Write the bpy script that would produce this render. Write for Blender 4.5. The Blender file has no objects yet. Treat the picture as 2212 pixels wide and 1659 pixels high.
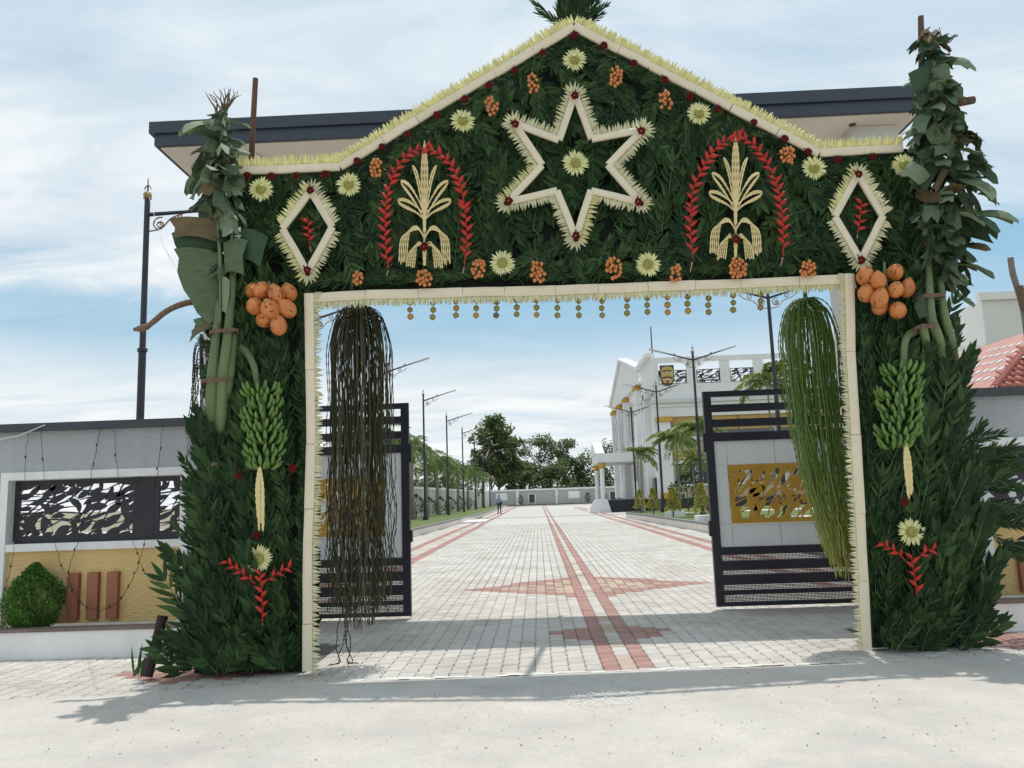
import bpy, math, random
from mathutils import Vector, Matrix, Quaternion
random.seed(7)
R_ = random.random
def U(a, b): return a + (b - a) * random.random()
PI = math.pi
S = bpy.context.scene
COL = S.collection
# ------------------------------------------------------------------ camera
F = 1700.0; CX, CY = 1106.0, 829.5; VP = (1163.0, 1071.0); ROLL = 0.038; H = 1.55
ay = Vector((VP[0]-CX, -(VP[1]-CY), -F)).normalized()
ax = Vector((1, ROLL, (ay.x + ay.y*ROLL)/(-ay.z))).normalized()
az = ax.cross(ay)
RM = Matrix((ax, ay, az))                       # camera space -> world
cam = bpy.data.cameras.new('camera'); camo = bpy.data.objects.new('camera', cam); COL.objects.link(camo)
camo.matrix_world = Matrix.Translation((0, 0, H)) @ RM.to_4x4()
cam.sensor_width = 36; cam.lens = 36*F/2212.0; cam.clip_end = 3000; cam.clip_start = 0.05
S.camera = camo
# ------------------------------------------------------------------ light
SD = Vector((0.07, 0.19, 1.0)).normalized()      # towards the sun
EL = math.asin(SD.z); AZ = math.atan2(SD.x, SD.y)
sun = bpy.data.lights.new('sun', 'SUN'); sun.energy = 2.3; sun.angle = math.radians(0.6); sun.color = (1.0, 0.955, 0.89)
suno = bpy.data.objects.new('sun', sun); COL.objects.link(suno)
suno.rotation_euler = (-SD).to_track_quat('-Z', 'Y').to_euler()
W = bpy.data.worlds.new('World'); S.world = W; W.use_nodes = True
nt = W.node_tree; nt.nodes.clear(); N = nt.nodes.new; L = nt.links.new
def math_n(tree, op, a, b=None, c=None, clamp=False):
    n = tree.nodes.new('ShaderNodeMath'); n.operation = op; n.use_clamp = clamp
    for i, v in enumerate((a, b, c)):
        if v is None: continue
        if isinstance(v, (int, float)): n.inputs[i].default_value = v
        else: tree.links.new(v, n.inputs[i])
    return n.outputs[0]
def ramp(tree, fac, stops, interp='LINEAR'):
    n = tree.nodes.new('ShaderNodeValToRGB'); n.color_ramp.interpolation = interp
    e = n.color_ramp.elements
    while len(e) > 1: e.remove(e[-1])
    e[0].position = stops[0][0]; e[0].color = stops[0][1]
    for p, c in stops[1:]:
        q = e.new(p); q.color = c
    tree.links.new(fac, n.inputs[0]); return n.outputs[0]
def g(v): return (v, v, v, 1)
def mixc(tree, fac, a, b, mode='MIX'):
    n = tree.nodes.new('ShaderNodeMix'); n.data_type = 'RGBA'; n.blend_type = mode
    if isinstance(fac, (int, float)): n.inputs[0].default_value = fac
    else: tree.links.new(fac, n.inputs[0])
    for i, v in ((6, a), (7, b)):
        if isinstance(v, tuple): n.inputs[i].default_value = v if len(v) == 4 else (*v, 1)
        else: tree.links.new(v, n.inputs[i])
    return n.outputs[2]
sky = N('ShaderNodeTexSky'); sky.sky_type = 'NISHITA'; sky.sun_disc = False
sky.sun_elevation = EL; sky.sun_rotation = AZ; sky.air_density = 1.0; sky.dust_density = 1.5; sky.ozone_density = 1.5
skyc = N('ShaderNodeVectorMath'); skyc.operation = 'SCALE'; L(sky.outputs[0], skyc.inputs[0]); skyc.inputs[3].default_value = 1.0
tc = N('ShaderNodeTexCoord'); sep = N('ShaderNodeSeparateXYZ'); L(tc.outputs['Generated'], sep.inputs[0])
zc = math_n(nt, 'MAXIMUM', sep.outputs[2], 0.0)
den = math_n(nt, 'ADD', zc, 0.10)
cmb = N('ShaderNodeCombineXYZ')
L(math_n(nt, 'DIVIDE', sep.outputs[0], den), cmb.inputs[0]); L(math_n(nt, 'DIVIDE', sep.outputs[1], den), cmb.inputs[1]); L(math_n(nt, 'MULTIPLY', zc, 0.6), cmb.inputs[2])
def wn(scale, detail, rough, loc, sc=(1, 1, 1), rot=0.0, dist=0.0):
    mp = N('ShaderNodeMapping'); L(cmb.outputs[0], mp.inputs[0]); mp.inputs['Location'].default_value = loc; mp.inputs['Scale'].default_value = sc; mp.inputs['Rotation'].default_value = (0, 0, rot)
    n = N('ShaderNodeTexNoise'); L(mp.outputs[0], n.inputs['Vector']); n.inputs['Scale'].default_value = scale; n.inputs['Detail'].default_value = detail; n.inputs['Roughness'].default_value = rough; n.inputs['Distortion'].default_value = dist
    return n.outputs[0]
n1 = wn(0.75, 9, 0.55, (3.1, 1.7, 0), (0.6, 1.25, 1), 0.15, 0.4)
n2 = wn(2.3, 8, 0.6, (9.0, 4.0, 2), (0.7, 1.3, 1), -0.1, 0.6)
# cover by height: thick white bank at the horizon, a clear blue belt, then thin high veil
wob = math_n(nt, 'MULTIPLY', math_n(nt, 'SUBTRACT', n2, 0.5), 0.09)
wob2 = math_n(nt, 'MULTIPLY', math_n(nt, 'SUBTRACT', n1, 0.5), 0.13)
zz = math_n(nt, 'ADD', math_n(nt, 'ADD', sep.outputs[2], wob), wob2)
base = ramp(nt, zz, [(0.0, g(0.96)), (0.13, g(0.92)), (0.165, g(0.62)), (0.20, g(0.18)), (0.25, g(0.10)), (0.285, g(0.70)), (0.33, g(0.86)), (0.45, g(0.78)), (0.56, g(0.62)), (0.8, g(0.66)), (1.0, g(0.66))])
cov = math_n(nt, 'ADD', base, math_n(nt, 'MULTIPLY', math_n(nt, 'SUBTRACT', n1, 0.5), 0.95))
cov = math_n(nt, 'ADD', cov, math_n(nt, 'MULTIPLY', math_n(nt, 'SUBTRACT', n2, 0.5), 0.45), clamp=True)
cloudc = ramp(nt, n2, [(0.25, (0.52, 0.60, 0.68, 1)), (0.5, (0.64, 0.70, 0.75, 1)), (0.75, (0.84, 0.85, 0.85, 1))])
cloudlow = ramp(nt, n2, [(0.3, (0.66, 0.70, 0.73, 1)), (0.6, (0.80, 0.81, 0.81, 1))])
lowf = ramp(nt, sep.outputs[2], [(0.0, g(1)), (0.16, g(0.6)), (0.3, g(0))])
cc = mixc(nt, lowf, cloudc, cloudlow)
bgs = N('ShaderNodeBackground'); L(skyc.outputs[0], bgs.inputs[0]); bgs.inputs[1].default_value = 0.10
bgc = N('ShaderNodeBackground'); L(cc, bgc.inputs[0]); bgc.inputs[1].default_value = 0.98
bgb = N('ShaderNodeBackground'); bgb.inputs[0].default_value = (0.33, 0.60, 0.78, 1); bgb.inputs[1].default_value = 0.80
mb_ = N('ShaderNodeMixShader'); mb_.inputs[0].default_value = 0.8; L(bgs.outputs[0], mb_.inputs[1]); L(bgb.outputs[0], mb_.inputs[2])
mx = N('ShaderNodeMixShader'); L(cov, mx.inputs[0]); L(mb_.outputs[0], mx.inputs[1]); L(bgc.outputs[0], mx.inputs[2])
wo = N('ShaderNodeOutputWorld'); L(mx.outputs[0], wo.inputs[0])
S.view_settings.view_transform = 'Standard'; S.view_settings.look = 'None'; S.view_settings.exposure = 0.32; S.view_settings.gamma = 1.0
S.view_settings.use_curve_mapping = False
# ------------------------------------------------------------------ measuring: where a measured sight line meets a real plane
def ray(u, v): return RM @ Vector((u-CX, -(v-CY), -F))
def P(u, v, Y):
    d = ray(u, v); t = Y/d.y; return Vector((d.x*t, Y, H + d.z*t))
def G(u, v, z=0.0):
    d = ray(u, v); t = (z-H)/d.z; return Vector((d.x*t, d.y*t, z))
AS = 0.045                                      # the arch stands a little askew to the gate
AR = math.atan(AS)
def A(u, v, off=0.0):                           # on the arch front, off metres towards the street
    d = ray(u, v); t = (7.62 - off)/(d.y - AS*d.x); return Vector((d.x*t, d.y*t, H + d.z*t))
# ------------------------------------------------------------------ materials
MATS = {}
def M(name, col, col2=None, rough=0.6, scale=8.0, bump=0.0, bscale=None, rand=None, trans=0.0, metal=0.0, spec=0.5, nstrength=0.5, detail=4, stretch=None, coat=0.0):
    if name in MATS: return MATS[name]
    m = bpy.data.materials.new(name); m.use_nodes = True; t = m.node_tree
    b = t.nodes['Principled BSDF']; b.inputs['Roughness'].default_value = rough; b.inputs['Metallic'].default_value = metal
    b.inputs['Specular IOR Level'].default_value = spec; b.inputs['Coat Weight'].default_value = coat
    col2 = col2 or tuple(c*0.8 for c in col)
    tcn = t.nodes.new('ShaderNodeTexCoord'); vec = tcn.outputs['Object']
    if stretch:
        mp = t.nodes.new('ShaderNodeMapping'); mp.inputs['Scale'].default_value = stretch; t.links.new(vec, mp.inputs[0]); vec = mp.outputs[0]
    n = t.nodes.new('ShaderNodeTexNoise'); t.links.new(vec, n.inputs['Vector']); n.inputs['Scale'].default_value = scale; n.inputs['Detail'].default_value = detail
    f = ramp(t, n.outputs[0], [(0.3, g(0)), (0.7, g(1))])
    if rand:
        if rand == 'island':
            q = t.nodes.new('ShaderNodeNewGeometry').outputs['Random Per Island']
        else:
            q = t.nodes.new('ShaderNodeObjectInfo').outputs['Random']
        if rand == 'both':
            q2 = t.nodes.new('ShaderNodeNewGeometry').outputs['Random Per Island']
            q = math_n(t, 'FRACT', math_n(t, 'ADD', q, q2))
        f = math_n(t, 'ADD', math_n(t, 'MULTIPLY', f, nstrength), math_n(t, 'MULTIPLY', q, 1-nstrength))
    c = mixc(t, f, (*col, 1), (*col2, 1))
    t.links.new(c, b.inputs['Base Color'])
    if bump > 0:
        nb = t.nodes.new('ShaderNodeTexNoise'); t.links.new(vec, nb.inputs['Vector']); nb.inputs['Scale'].default_value = bscale or scale*3; nb.inputs['Detail'].default_value = 5
        bp = t.nodes.new('ShaderNodeBump'); bp.inputs['Strength'].default_value = bump; bp.inputs['Distance'].default_value = 0.02
        t.links.new(nb.outputs[0], bp.inputs['Height']); t.links.new(bp.outputs[0], b.inputs['Normal'])
    if trans > 0:
        tr = t.nodes.new('ShaderNodeBsdfTranslucent'); t.links.new(c, tr.inputs[0])
        ms = t.nodes.new('ShaderNodeMixShader'); ms.inputs[0].default_value = trans
        t.links.new(b.outputs[0], ms.inputs[1]); t.links.new(tr.outputs[0], ms.inputs[2])
        t.links.new(ms.outputs[0], t.nodes['Material Output'].inputs[0])
    MATS[name] = m; return m
leaf_m = M('arch_leaf', (0.012, 0.036, 0.012), (0.078, 0.145, 0.042), 0.6, 3, rand='both', nstrength=0.3, trans=0.12)
leaf_d = M('arch_leaf_dark', (0.008, 0.025, 0.010), (0.036, 0.078, 0.028), 0.6, 3, rand='both', nstrength=0.3, trans=0.08)
stem_m = M('frond_stem', (0.16, 0.24, 0.13), (0.09, 0.15, 0.07), 0.5)
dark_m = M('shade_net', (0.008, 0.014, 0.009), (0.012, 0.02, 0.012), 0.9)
strip_m = M('banana_sheath_cream', (0.82, 0.72, 0.54), (0.72, 0.62, 0.45), 0.45, 6, rand='object', nstrength=0.5, bump=0.05)
fringe_m = M('coconut_leaf_pale', (0.88, 0.85, 0.42), (0.74, 0.69, 0.38), 0.5, 20, rand='both', nstrength=0.2, trans=0.25)
fringe_w = M('coconut_leaf_cream', (0.86, 0.83, 0.56), (0.72, 0.69, 0.44), 0.5, 20, rand='both', nstrength=0.2, trans=0.25)
petal_m = M('petal_pale_yellow', (0.90, 0.88, 0.48), (0.82, 0.80, 0.42), 0.5, 20, rand='object', nstrength=0.3, trans=0.2)
disc_m = M('rosette_fruit', (0.36, 0.33, 0.06), (0.27, 0.25, 0.05), 0.5, 12, bump=0.1)
hel_m = M('heliconia_red', (0.62, 0.035, 0.018), (0.42, 0.018, 0.012), 0.35, 14, rand='object', nstrength=0.35, trans=0.1)
blos_m = M('blossom_maroon', (0.15, 0.006, 0.006), (0.07, 0.004, 0.004), 0.8, 60)
berry_m = M('areca_nut_orange', (0.76, 0.29, 0.09), (0.62, 0.20, 0.06), 0.45, 30, rand='object')
coco_m = M('king_coconut', (0.74, 0.28, 0.085), (0.56, 0.18, 0.05), 0.38, 7, bump=0.06)
spray_m = M('coconut_flower_cream', (0.82, 0.68, 0.36), (0.72, 0.57, 0.27), 0.6, 30, rand='object')
bana_m = M('green_banana', (0.17, 0.29, 0.065), (0.075, 0.16, 0.03), 0.5, 22, bump=.15, rand='object', nstrength=0.4)
bstem_m = M('banana_stem', (0.19, 0.25, 0.105), (0.08, 0.12, 0.05), 0.5, 5, bump=0.1, stretch=(1, 1, 0.25))
bleaf_g = M('banana_leaf_grey_green', (0.080, 0.130, 0.066), (0.185, 0.235, 0.135), 0.55, 7, bump=.5, bscale=18, rand='object', nstrength=0.5, trans=0.12, stretch=(1, 1, 7))
bleaf_d = M('banana_leaf_deep', (0.032, 0.065, 0.038), (0.075, 0.13, 0.065), 0.55, 7, bump=.5, bscale=18, stretch=(1, 1, 7), rand='object', nstrength=0.5, trans=0.1)
bleaf_p = M('banana_leaf_pale', (0.27, 0.33, 0.20), (0.17, 0.24, 0.14), 0.6, 7, bump=.5, bscale=18, stretch=(1, 1, 7), rand='object', nstrength=0.5, trans=0.15)
bleaf_b = M('banana_leaf_dry', (0.22, 0.16, 0.085), (0.11, 0.08, 0.045), 0.8, 9, rand='object', nstrength=0.5)
strand_d = M('palm_flower_dark', (0.026, 0.028, 0.014), (0.105, 0.092, 0.045), 0.6, 1.1, rand='object', nstrength=0.6)
strand_g = M('palm_flower_green', (0.045, 0.10, 0.016), (0.14, 0.22, 0.035), 0.55, 1.1, rand='object', nstrength=0.6)
rope_m = M('coir_rope', (0.24, 0.16, 0.11), (0.15, 0.10, 0.07), 0.9, 40, bump=0.3)
wood_m = M('weathered_wood', (0.17, 0.10, 0.075), (0.10, 0.06, 0.045), 0.85, 12, bump=0.3, stretch=(1, 1, 0.2))
char_m = M('charcoal_metal', (0.026, 0.024, 0.036), (0.020, 0.019, 0.029), 0.4, 3)
gwhite_m = M('gate_white_sheet', (0.82, 0.82, 0.81), (0.76, 0.76, 0.76), 0.45, 2)
gold_m = M('gate_gold_paint', (0.62, 0.36, 0.05), (0.52, 0.28, 0.035), 0.38, 4, metal=0.15)
grill_m = M('wall_grille_dark', (0.030, 0.026, 0.036), (0.022, 0.02, 0.028), 0.5, 3)
white_m = M('white_paint', (0.86, 0.86, 0.84), (0.78, 0.78, 0.77), 0.6, 1.5)
bwhite_m = M('building_white', (0.82, 0.81, 0.79), (0.76, 0.75, 0.73), 0.7, 0.6)
bcorn_m = M('building_trim_grey', (0.66, 0.65, 0.63), (0.6, 0.59, 0.58), 0.7, 0.6)
gstuc_m = M('grey_stucco', (0.47, 0.49, 0.505), (0.40, 0.42, 0.44), 0.85, 2.2, bump=0.9, bscale=28, stretch=(0.35, 1, 1))
ystuc_m = M('ochre_stucco', (0.78, 0.56, 0.25), (0.69, 0.48, 0.20), 0.85, 2.5, bump=0.9, bscale=32, stretch=(0.7, 1, 1.3))
brown_m = M('terracotta_paint', (0.38, 0.14, 0.07), (0.32, 0.115, 0.06), 0.6, 3)
cope_m = M('dark_coping', (0.055, 0.06, 0.075), (0.045, 0.05, 0.062), 0.5, 3)
fascia_m = M('roof_fascia_slate', (0.045, 0.058, 0.082), (0.037, 0.048, 0.068), 0.45, 2)
soffit_m = M('soffit_cream', (0.86, 0.77, 0.67), (0.80, 0.71, 0.62), 0.7, 2)
lamp_m = M('lamp_post_dark', (0.022, 0.022, 0.03), (0.03, 0.03, 0.038), 0.45, 5)
copper_m = M('scroll_copper', (0.34, 0.16, 0.07), (0.24, 0.11, 0.05), 0.45, 9, metal=0.4)
bras_m = M('finial_brass', (0.42, 0.31, 0.13), (0.3, 0.2, 0.08), 0.35, 9, metal=0.6)
led_m = M('led_head_grey', (0.55, 0.56, 0.57), (0.48, 0.49, 0.5), 0.4, 5)
gcap_m = M('gold_paint', (0.62, 0.37, 0.05), (0.52, 0.29, 0.04), 0.5, 4)
blind_m = M('ochre_blind', (0.50, 0.32, 0.09), (0.44, 0.27, 0.07), 0.7, 2)
glass_m = M('window_glass', (0.13, 0.145, 0.155), (0.09, 0.10, 0.11), 0.5, 0.5)
dglass_m = M('window_dark', (0.045, 0.042, 0.04), (0.03, 0.028, 0.026), 0.2, 0.5)
step_m = M('black_granite', (0.035, 0.037, 0.042), (0.05, 0.052, 0.058), 0.4, 5)
beige_m = M('beige_wall', (0.56, 0.46, 0.33), (0.50, 0.41, 0.29), 0.7, 2)
fwall_m = M('far_wall_grey', (0.44, 0.46, 0.455), (0.38, 0.40, 0.40), 0.8, 0.7)
kerb_m = M('kerb_concrete', (0.84, 0.78, 0.71), (0.74, 0.68, 0.62), 0.8, 2)
kerbt_m = M('kerb_top_grey', (0.19, 0.19, 0.19), (0.26, 0.26, 0.25), 0.7, 2)
tile_m = M('clay_tile', (0.40, 0.11, 0.075), (0.30, 0.08, 0.055), 0.6, 6, rand='both', nstrength=0.4)
pink_m = M('faded_tile', (0.52, 0.27, 0.22), (0.44, 0.22, 0.18), 0.7, 2)
trunk_m = M('palm_trunk', (0.30, 0.25, 0.18), (0.17, 0.14, 0.10), 0.85, 4, bump=0.3, stretch=(1, 1, 3))
bark_m = M('tree_bark', (0.14, 0.11, 0.08), (0.09, 0.07, 0.05), 0.9, 4, bump=0.3)
palm_m = M('palm_leaflet', (0.07, 0.13, 0.032), (0.21, 0.28, 0.09), 0.45, 2, rand='both', nstrength=0.3, trans=0.35)
palm_y = M('foxtail_leaflet', (0.15, 0.23, 0.05), (0.30, 0.36, 0.11), 0.5, 2, rand='both', nstrength=0.3, trans=0.25)
tree_m = M('tree_leaf', (0.065, 0.115, 0.042), (0.22, 0.27, 0.12), 0.45, 0.6, rand='island', nstrength=0.5, trans=0.45)
shrub_m = M('shrub_leaf', (0.030, 0.065, 0.020), (0.060, 0.105, 0.032), 0.5, 2, rand='island', nstrength=0.5, trans=0.15)
thuja_m = M('thuja_leaf', (0.06, 0.16, 0.024), (0.13, 0.27, 0.05), 0.6, 5, rand='island', nstrength=0.5, trans=0.15)
yel_m = M('golden_conifer', (0.22, 0.24, 0.035), (0.40, 0.36, 0.05), 0.6, 2, rand='island', nstrength=0.4, trans=0.2)
grass_m = M('lawn', (0.09, 0.14, 0.03), (0.15, 0.19, 0.06), 0.9, 3, bump=0.6, bscale=60)
wire_m = M('black_cable', (0.03, 0.022, 0.02), (0.05, 0.035, 0.03), 0.6)
cord_m = M('white_cord', (0.6, 0.6, 0.6), (0.5, 0.5, 0.5), 0.6)
for lm in (leaf_m, leaf_d, tree_m, blos_m, bleaf_b, wood_m, rope_m, bleaf_g, bleaf_d, palm_m, shrub_m): lm.node_tree.nodes['Principled BSDF'].inputs['Specular IOR Level'].default_value = 0.22
for lm in (leaf_m, leaf_d):      # most leaves dark, a few fresh bright ones
    lt = lm.node_tree; mxn = [n for n in lt.nodes if n.type == 'MIX' and n.data_type == 'RGBA'][0]; src_ = mxn.inputs[0].links[0].from_socket
    lt.links.new(math_n(lt, 'POWER', src_, 2.2), mxn.inputs[0])
# the young lower ends of the green strands are yellow
gt_ = strand_g.node_tree; gb = gt_.nodes['Principled BSDF']; gs = gb.inputs['Base Color'].links[0].from_socket
gg = gt_.nodes.new('ShaderNodeNewGeometry'); gx = gt_.nodes.new('ShaderNodeSeparateXYZ'); gt_.links.new(gg.outputs['Position'], gx.inputs[0])
gt_.links.new(mixc(gt_, ramp(gt_, math_n(gt_, 'MULTIPLY', gx.outputs[2], 0.3), [(0.22, g(1)), (0.52, g(0))]), gs, (0.30, 0.30, 0.05, 1)), gb.inputs['Base Color'])
for wm_, am in ((gstuc_m, .35), (ystuc_m, .22), (white_m, .18), (bwhite_m, .06), (gwhite_m, .12), (fwall_m, .3)):      # rain streaks and grime
    pt = wm_.node_tree; pb = pt.nodes['Principled BSDF']; ps = pb.inputs['Base Color'].links[0].from_socket
    pg = pt.nodes.new('ShaderNodeNewGeometry'); pm_ = pt.nodes.new('ShaderNodeMapping'); pm_.inputs['Scale'].default_value = (5, 5, 0.5); pt.links.new(pg.outputs['Position'], pm_.inputs[0])
    pn = pt.nodes.new('ShaderNodeTexNoise'); pn.inputs['Scale'].default_value = 1.0; pn.inputs['Detail'].default_value = 8; pn.inputs['Roughness'].default_value = 0.7; pt.links.new(pm_.outputs[0], pn.inputs[0])
    pt.links.new(mixc(pt, ramp(pt, pn.outputs[0], [(0.45, g(0)), (0.72, g(am))]), ps, (0.33, 0.30, 0.26, 1)), pb.inputs['Base Color'])
# blotchy coconut skin
t = coco_m.node_tree; b = t.nodes['Principled BSDF']; cl = b.inputs['Base Color'].links[0].from_socket
tcn = t.nodes.new('ShaderNodeTexCoord'); oi = t.nodes.new('ShaderNodeObjectInfo')
va = t.nodes.new('ShaderNodeVectorMath'); va.operation = 'ADD'; t.links.new(tcn.outputs['Object'], va.inputs[0])
mv = t.nodes.new('ShaderNodeMath'); mv.operation = 'MULTIPLY'; t.links.new(oi.outputs['Random'], mv.inputs[0]); mv.inputs[1].default_value = 40; t.links.new(mv.outputs[0], va.inputs[1])
nn = t.nodes.new('ShaderNodeTexNoise'); nn.inputs['Scale'].default_value = 22; nn.inputs['Detail'].default_value = 6; nn.inputs['Roughness'].default_value = 0.65; t.links.new(va.outputs[0], nn.inputs['Vector'])
t.links.new(mixc(t, ramp(t, nn.outputs[0], [(0.56, g(0)), (0.63, g(0.85))]), cl, (0.12, 0.035, 0.012, 1)), b.inputs['Base Color'])
# ------------------------------------------------------------------ mesh builder
class MB:
    def __init__(s): s.v = []; s.f = []; s.m = []; s.mi = 0
    def quadf(s, a, b, c, d):
        n = len(s.v); s.v += [tuple(a), tuple(b), tuple(c), tuple(d)]; s.f.append((n, n+1, n+2, n+3)); s.m.append(s.mi)
    def poly(s, pts):
        n = len(s.v); s.v += [tuple(p) for p in pts]; s.f.append(tuple(range(n, n+len(pts)))); s.m.append(s.mi)
    def box(s, a, b, rot=None, c=None):
        x0, y0, z0 = a; x1, y1, z1 = b
        if x0 > x1: x0, x1 = x1, x0
        if y0 > y1: y0, y1 = y1, y0
        if z0 > z1: z0, z1 = z1, z0
        n = len(s.v); vs = [(x0, y0, z0), (x1, y0, z0), (x1, y1, z0), (x0, y1, z0), (x0, y0, z1), (x1, y0, z1), (x1, y1, z1), (x0, y1, z1)]
        s.v += vs
        for q in ((0, 3, 2, 1), (4, 5, 6, 7), (0, 1, 5, 4), (1, 2, 6, 5), (2, 3, 7, 6), (3, 0, 4, 7)): s.f.append(tuple(n+i for i in q)); s.m.append(s.mi)
        return s
    def tube(s, pts, rad, n=6, cap=True):
        pts = [Vector(p) for p in pts]; k = len(pts)
        if not hasattr(rad, '__len__'): rad = [rad]*k
        st = len(s.v); up = Vector((0.13, 0.71, 0.69)); prev = None
        for i, p in enumerate(pts):
            d = (pts[min(i+1, k-1)] - pts[max(i-1, 0)])
            if d.length < 1e-9: d = Vector((0, 0, 1))
            d.normalize()
            if prev is None:
                a = d.cross(up)
                if a.length < 0.05: a = d.cross(Vector((1, 0, 0)))
            else: a = prev - d*prev.dot(d)
            a.normalize(); prev = a; b = d.cross(a)
            for j in range(n):
                w = 2*PI*j/n; s.v.append(tuple(p + (a*math.cos(w) + b*math.sin(w))*rad[i]))
        for i in range(k-1):
            for j in range(n):
                q = st+i*n; j2 = (j+1) % n
                s.f.append((q+j, q+j2, q+n+j2, q+n+j)); s.m.append(s.mi)
        if cap:
            s.f.append(tuple(st+j for j in range(n))[::-1]); s.f.append(tuple(st+(k-1)*n+j for j in range(n))); s.m += [s.mi]*2
        return s
    def lathe(s, prof, c=(0, 0, 0), n=12):          # prof: (r, z)
        return s.tube_axis([(c[0], c[1], c[2]+z) for r, z in prof], [r for r, z in prof], n)
    def tube_axis(s, pts, rad, n):
        st = len(s.v); k = len(pts)
        for p, r in zip(pts, rad):
            for j in range(n):
                w = 2*PI*(j+.5)/n; s.v.append((p[0]+r*math.cos(w), p[1]+r*math.sin(w), p[2]))
        for i in range(k-1):
            for j in range(n):
                q = st+i*n; j2 = (j+1) % n
                s.f.append((q+j, q+j2, q+n+j2, q+n+j)); s.m.append(s.mi)
        s.f.append(tuple(st+j for j in range(n))[::-1]); s.f.append(tuple(st+(k-1)*n+j for j in range(n))); s.m += [s.mi]*2
        return s
    def prism(s, pts2, y0, y1):                     # polygon in XZ, front y0, back y1 (pts counter-clockwise seen from -Y)
        n = len(pts2); st = len(s.v)
        s.v += [(x, y0, z) for x, z in pts2] + [(x, y1, z) for x, z in pts2]
        s.f.append(tuple(range(st, st+n))); s.f.append(tuple(range(st+2*n-1, st+n-1, -1))); s.m += [s.mi]*2
        for i in range(n):
            j = (i+1) % n; s.f.append((st+j, st+i, st+n+i, st+n+j)); s.m.append(s.mi)
        return s
    def ball(s, c, r, nu=8, nv=5, sc=(1, 1, 1)):
        c = Vector(c); st = len(s.v)
        s.v.append((c.x, c.y, c.z-r*sc[2]))
        for i in range(1, nv):
            a = -PI/2 + PI*i/nv
            for j in range(nu):
                w = 2*PI*j/nu; s.v.append((c.x+r*sc[0]*math.cos(a)*math.cos(w), c.y+r*sc[1]*math.cos(a)*math.sin(w), c.z+r*sc[2]*math.sin(a)))
        s.v.append((c.x, c.y, c.z+r*sc[2])); top = len(s.v)-1
        for j in range(nu):
            j2 = (j+1) % nu
            s.f.append((st, st+1+j2, st+1+j)); s.f.append((top, top-nu+j, top-nu+j2)); s.m += [s.mi]*2
        for i in range(nv-2):
            for j in range(nu):
                j2 = (j+1) % nu; q = st+1+i*nu
                s.f.append((q+j, q+j2, q+nu+j2, q+nu+j)); s.m.append(s.mi)
        return s
    def add(s, o, mat):
        st = len(s.v); s.v += [tuple(mat @ Vector(p)) for p in o.v]; s.f += [tuple(i+st for i in f) for f in o.f]; s.m += o.m
        return s
    def mesh(s, name, mats, smooth=False):
        me = bpy.data.meshes.new(name); me.from_pydata(s.v, [], s.f)
        for m in (mats if isinstance(mats, (list, tuple)) else [mats]): me.materials.append(m)
        if any(s.m): me.polygons.foreach_set('material_index', s.m)
        if smooth: me.polygons.foreach_set('use_smooth', [True]*len(s.f))
        me.update(); return me
WM = {}
def thing(name, label, cat, loc=(0, 0, 0), group=None, rz=0.0):
    o = bpy.data.objects.new(name, None); COL.objects.link(o); o.empty_display_size = 0.2
    mm = Matrix.Translation(loc) @ Matrix.Rotation(rz, 4, 'Z'); o.matrix_basis = mm; WM[o.name] = mm
    o['label'] = label; o['category'] = cat
    if group: o['group'] = group
    return o
def put(name, me, parent=None, mat=None, kind=None):      # mesh placed with a WORLD matrix under its parent
    o = bpy.data.objects.new(name, me); COL.objects.link(o)
    mat = mat or Matrix.Identity(4); WM[o.name] = mat
    if parent is not None:
        o.parent = parent; o.matrix_basis = WM[parent.name].inverted() @ mat
    else: o.matrix_basis = mat
    if kind: o['kind'] = kind
    return o
def part(name, mb, mats, parent, smooth=False, kind=None, label=None):      # mb in world coordinates; origin moved to its middle
    xs = [v[0] for v in mb.v]; ys = [v[1] for v in mb.v]; zs = [v[2] for v in mb.v]
    c = Vector(((min(xs)+max(xs))/2, (min(ys)+max(ys))/2, (min(zs)+max(zs))/2))
    mb.v = [(v[0]-c.x, v[1]-c.y, v[2]-c.z) for v in mb.v]
    o = put(name, mb.mesh(name, mats, smooth), parent, Matrix.Translation(c), kind)
    if label: o['label'] = label
    return o
def struct(name, mb, mats, kind='structure', smooth=False):
    return put(name, mb.mesh(name, mats, smooth), None, None, kind)
def tag(o, label, cat, group=None):
    o['label'] = label; o['category'] = cat
    if group: o['group'] = group
    return o
def copy_tree(o, parent=None):
    c = o.copy(); COL.objects.link(c)
    if parent: c.parent = parent
    for ch in list(o.children): copy_tree(ch, c)
    return c
def kids(o): return [c for c in bpy.data.objects if c.parent == o]
def euler(x, y, z, order='XYZ'):
    from mathutils import Euler
    return Euler((x, y, z), order).to_matrix().to_4x4()
def catmull(pts, n=6):
    pts = [Vector(p) for p in pts]; out = []
    q = [pts[0]*2-pts[1]] + pts + [pts[-1]*2-pts[-2]]
    for i in range(1, len(q)-2):
        for k in range(n):
            u = k/n; a, b, c, d = q[i-1], q[i], q[i+1], q[i+2]
            out.append(0.5*((2*b)+(-a+c)*u+(2*a-5*b+4*c-d)*u*u+(-a+3*b-3*c+d)*u**3))
    out.append(pts[-1]); return out
ARCHROT = Matrix.Rotation(AR, 4, 'Z')
# ================================================================== GROUND
ground_m = M('dry_ground', (0.30, 0.26, 0.20), (0.22, 0.22, 0.13), 0.95, 0.4)
mb = MB(); mb.quadf((-900, -300, -0.06), (900, -300, -0.06), (900, 1500, -0.06), (-900, 1500, -0.06)); struct('ground', mb, ground_m)
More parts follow.
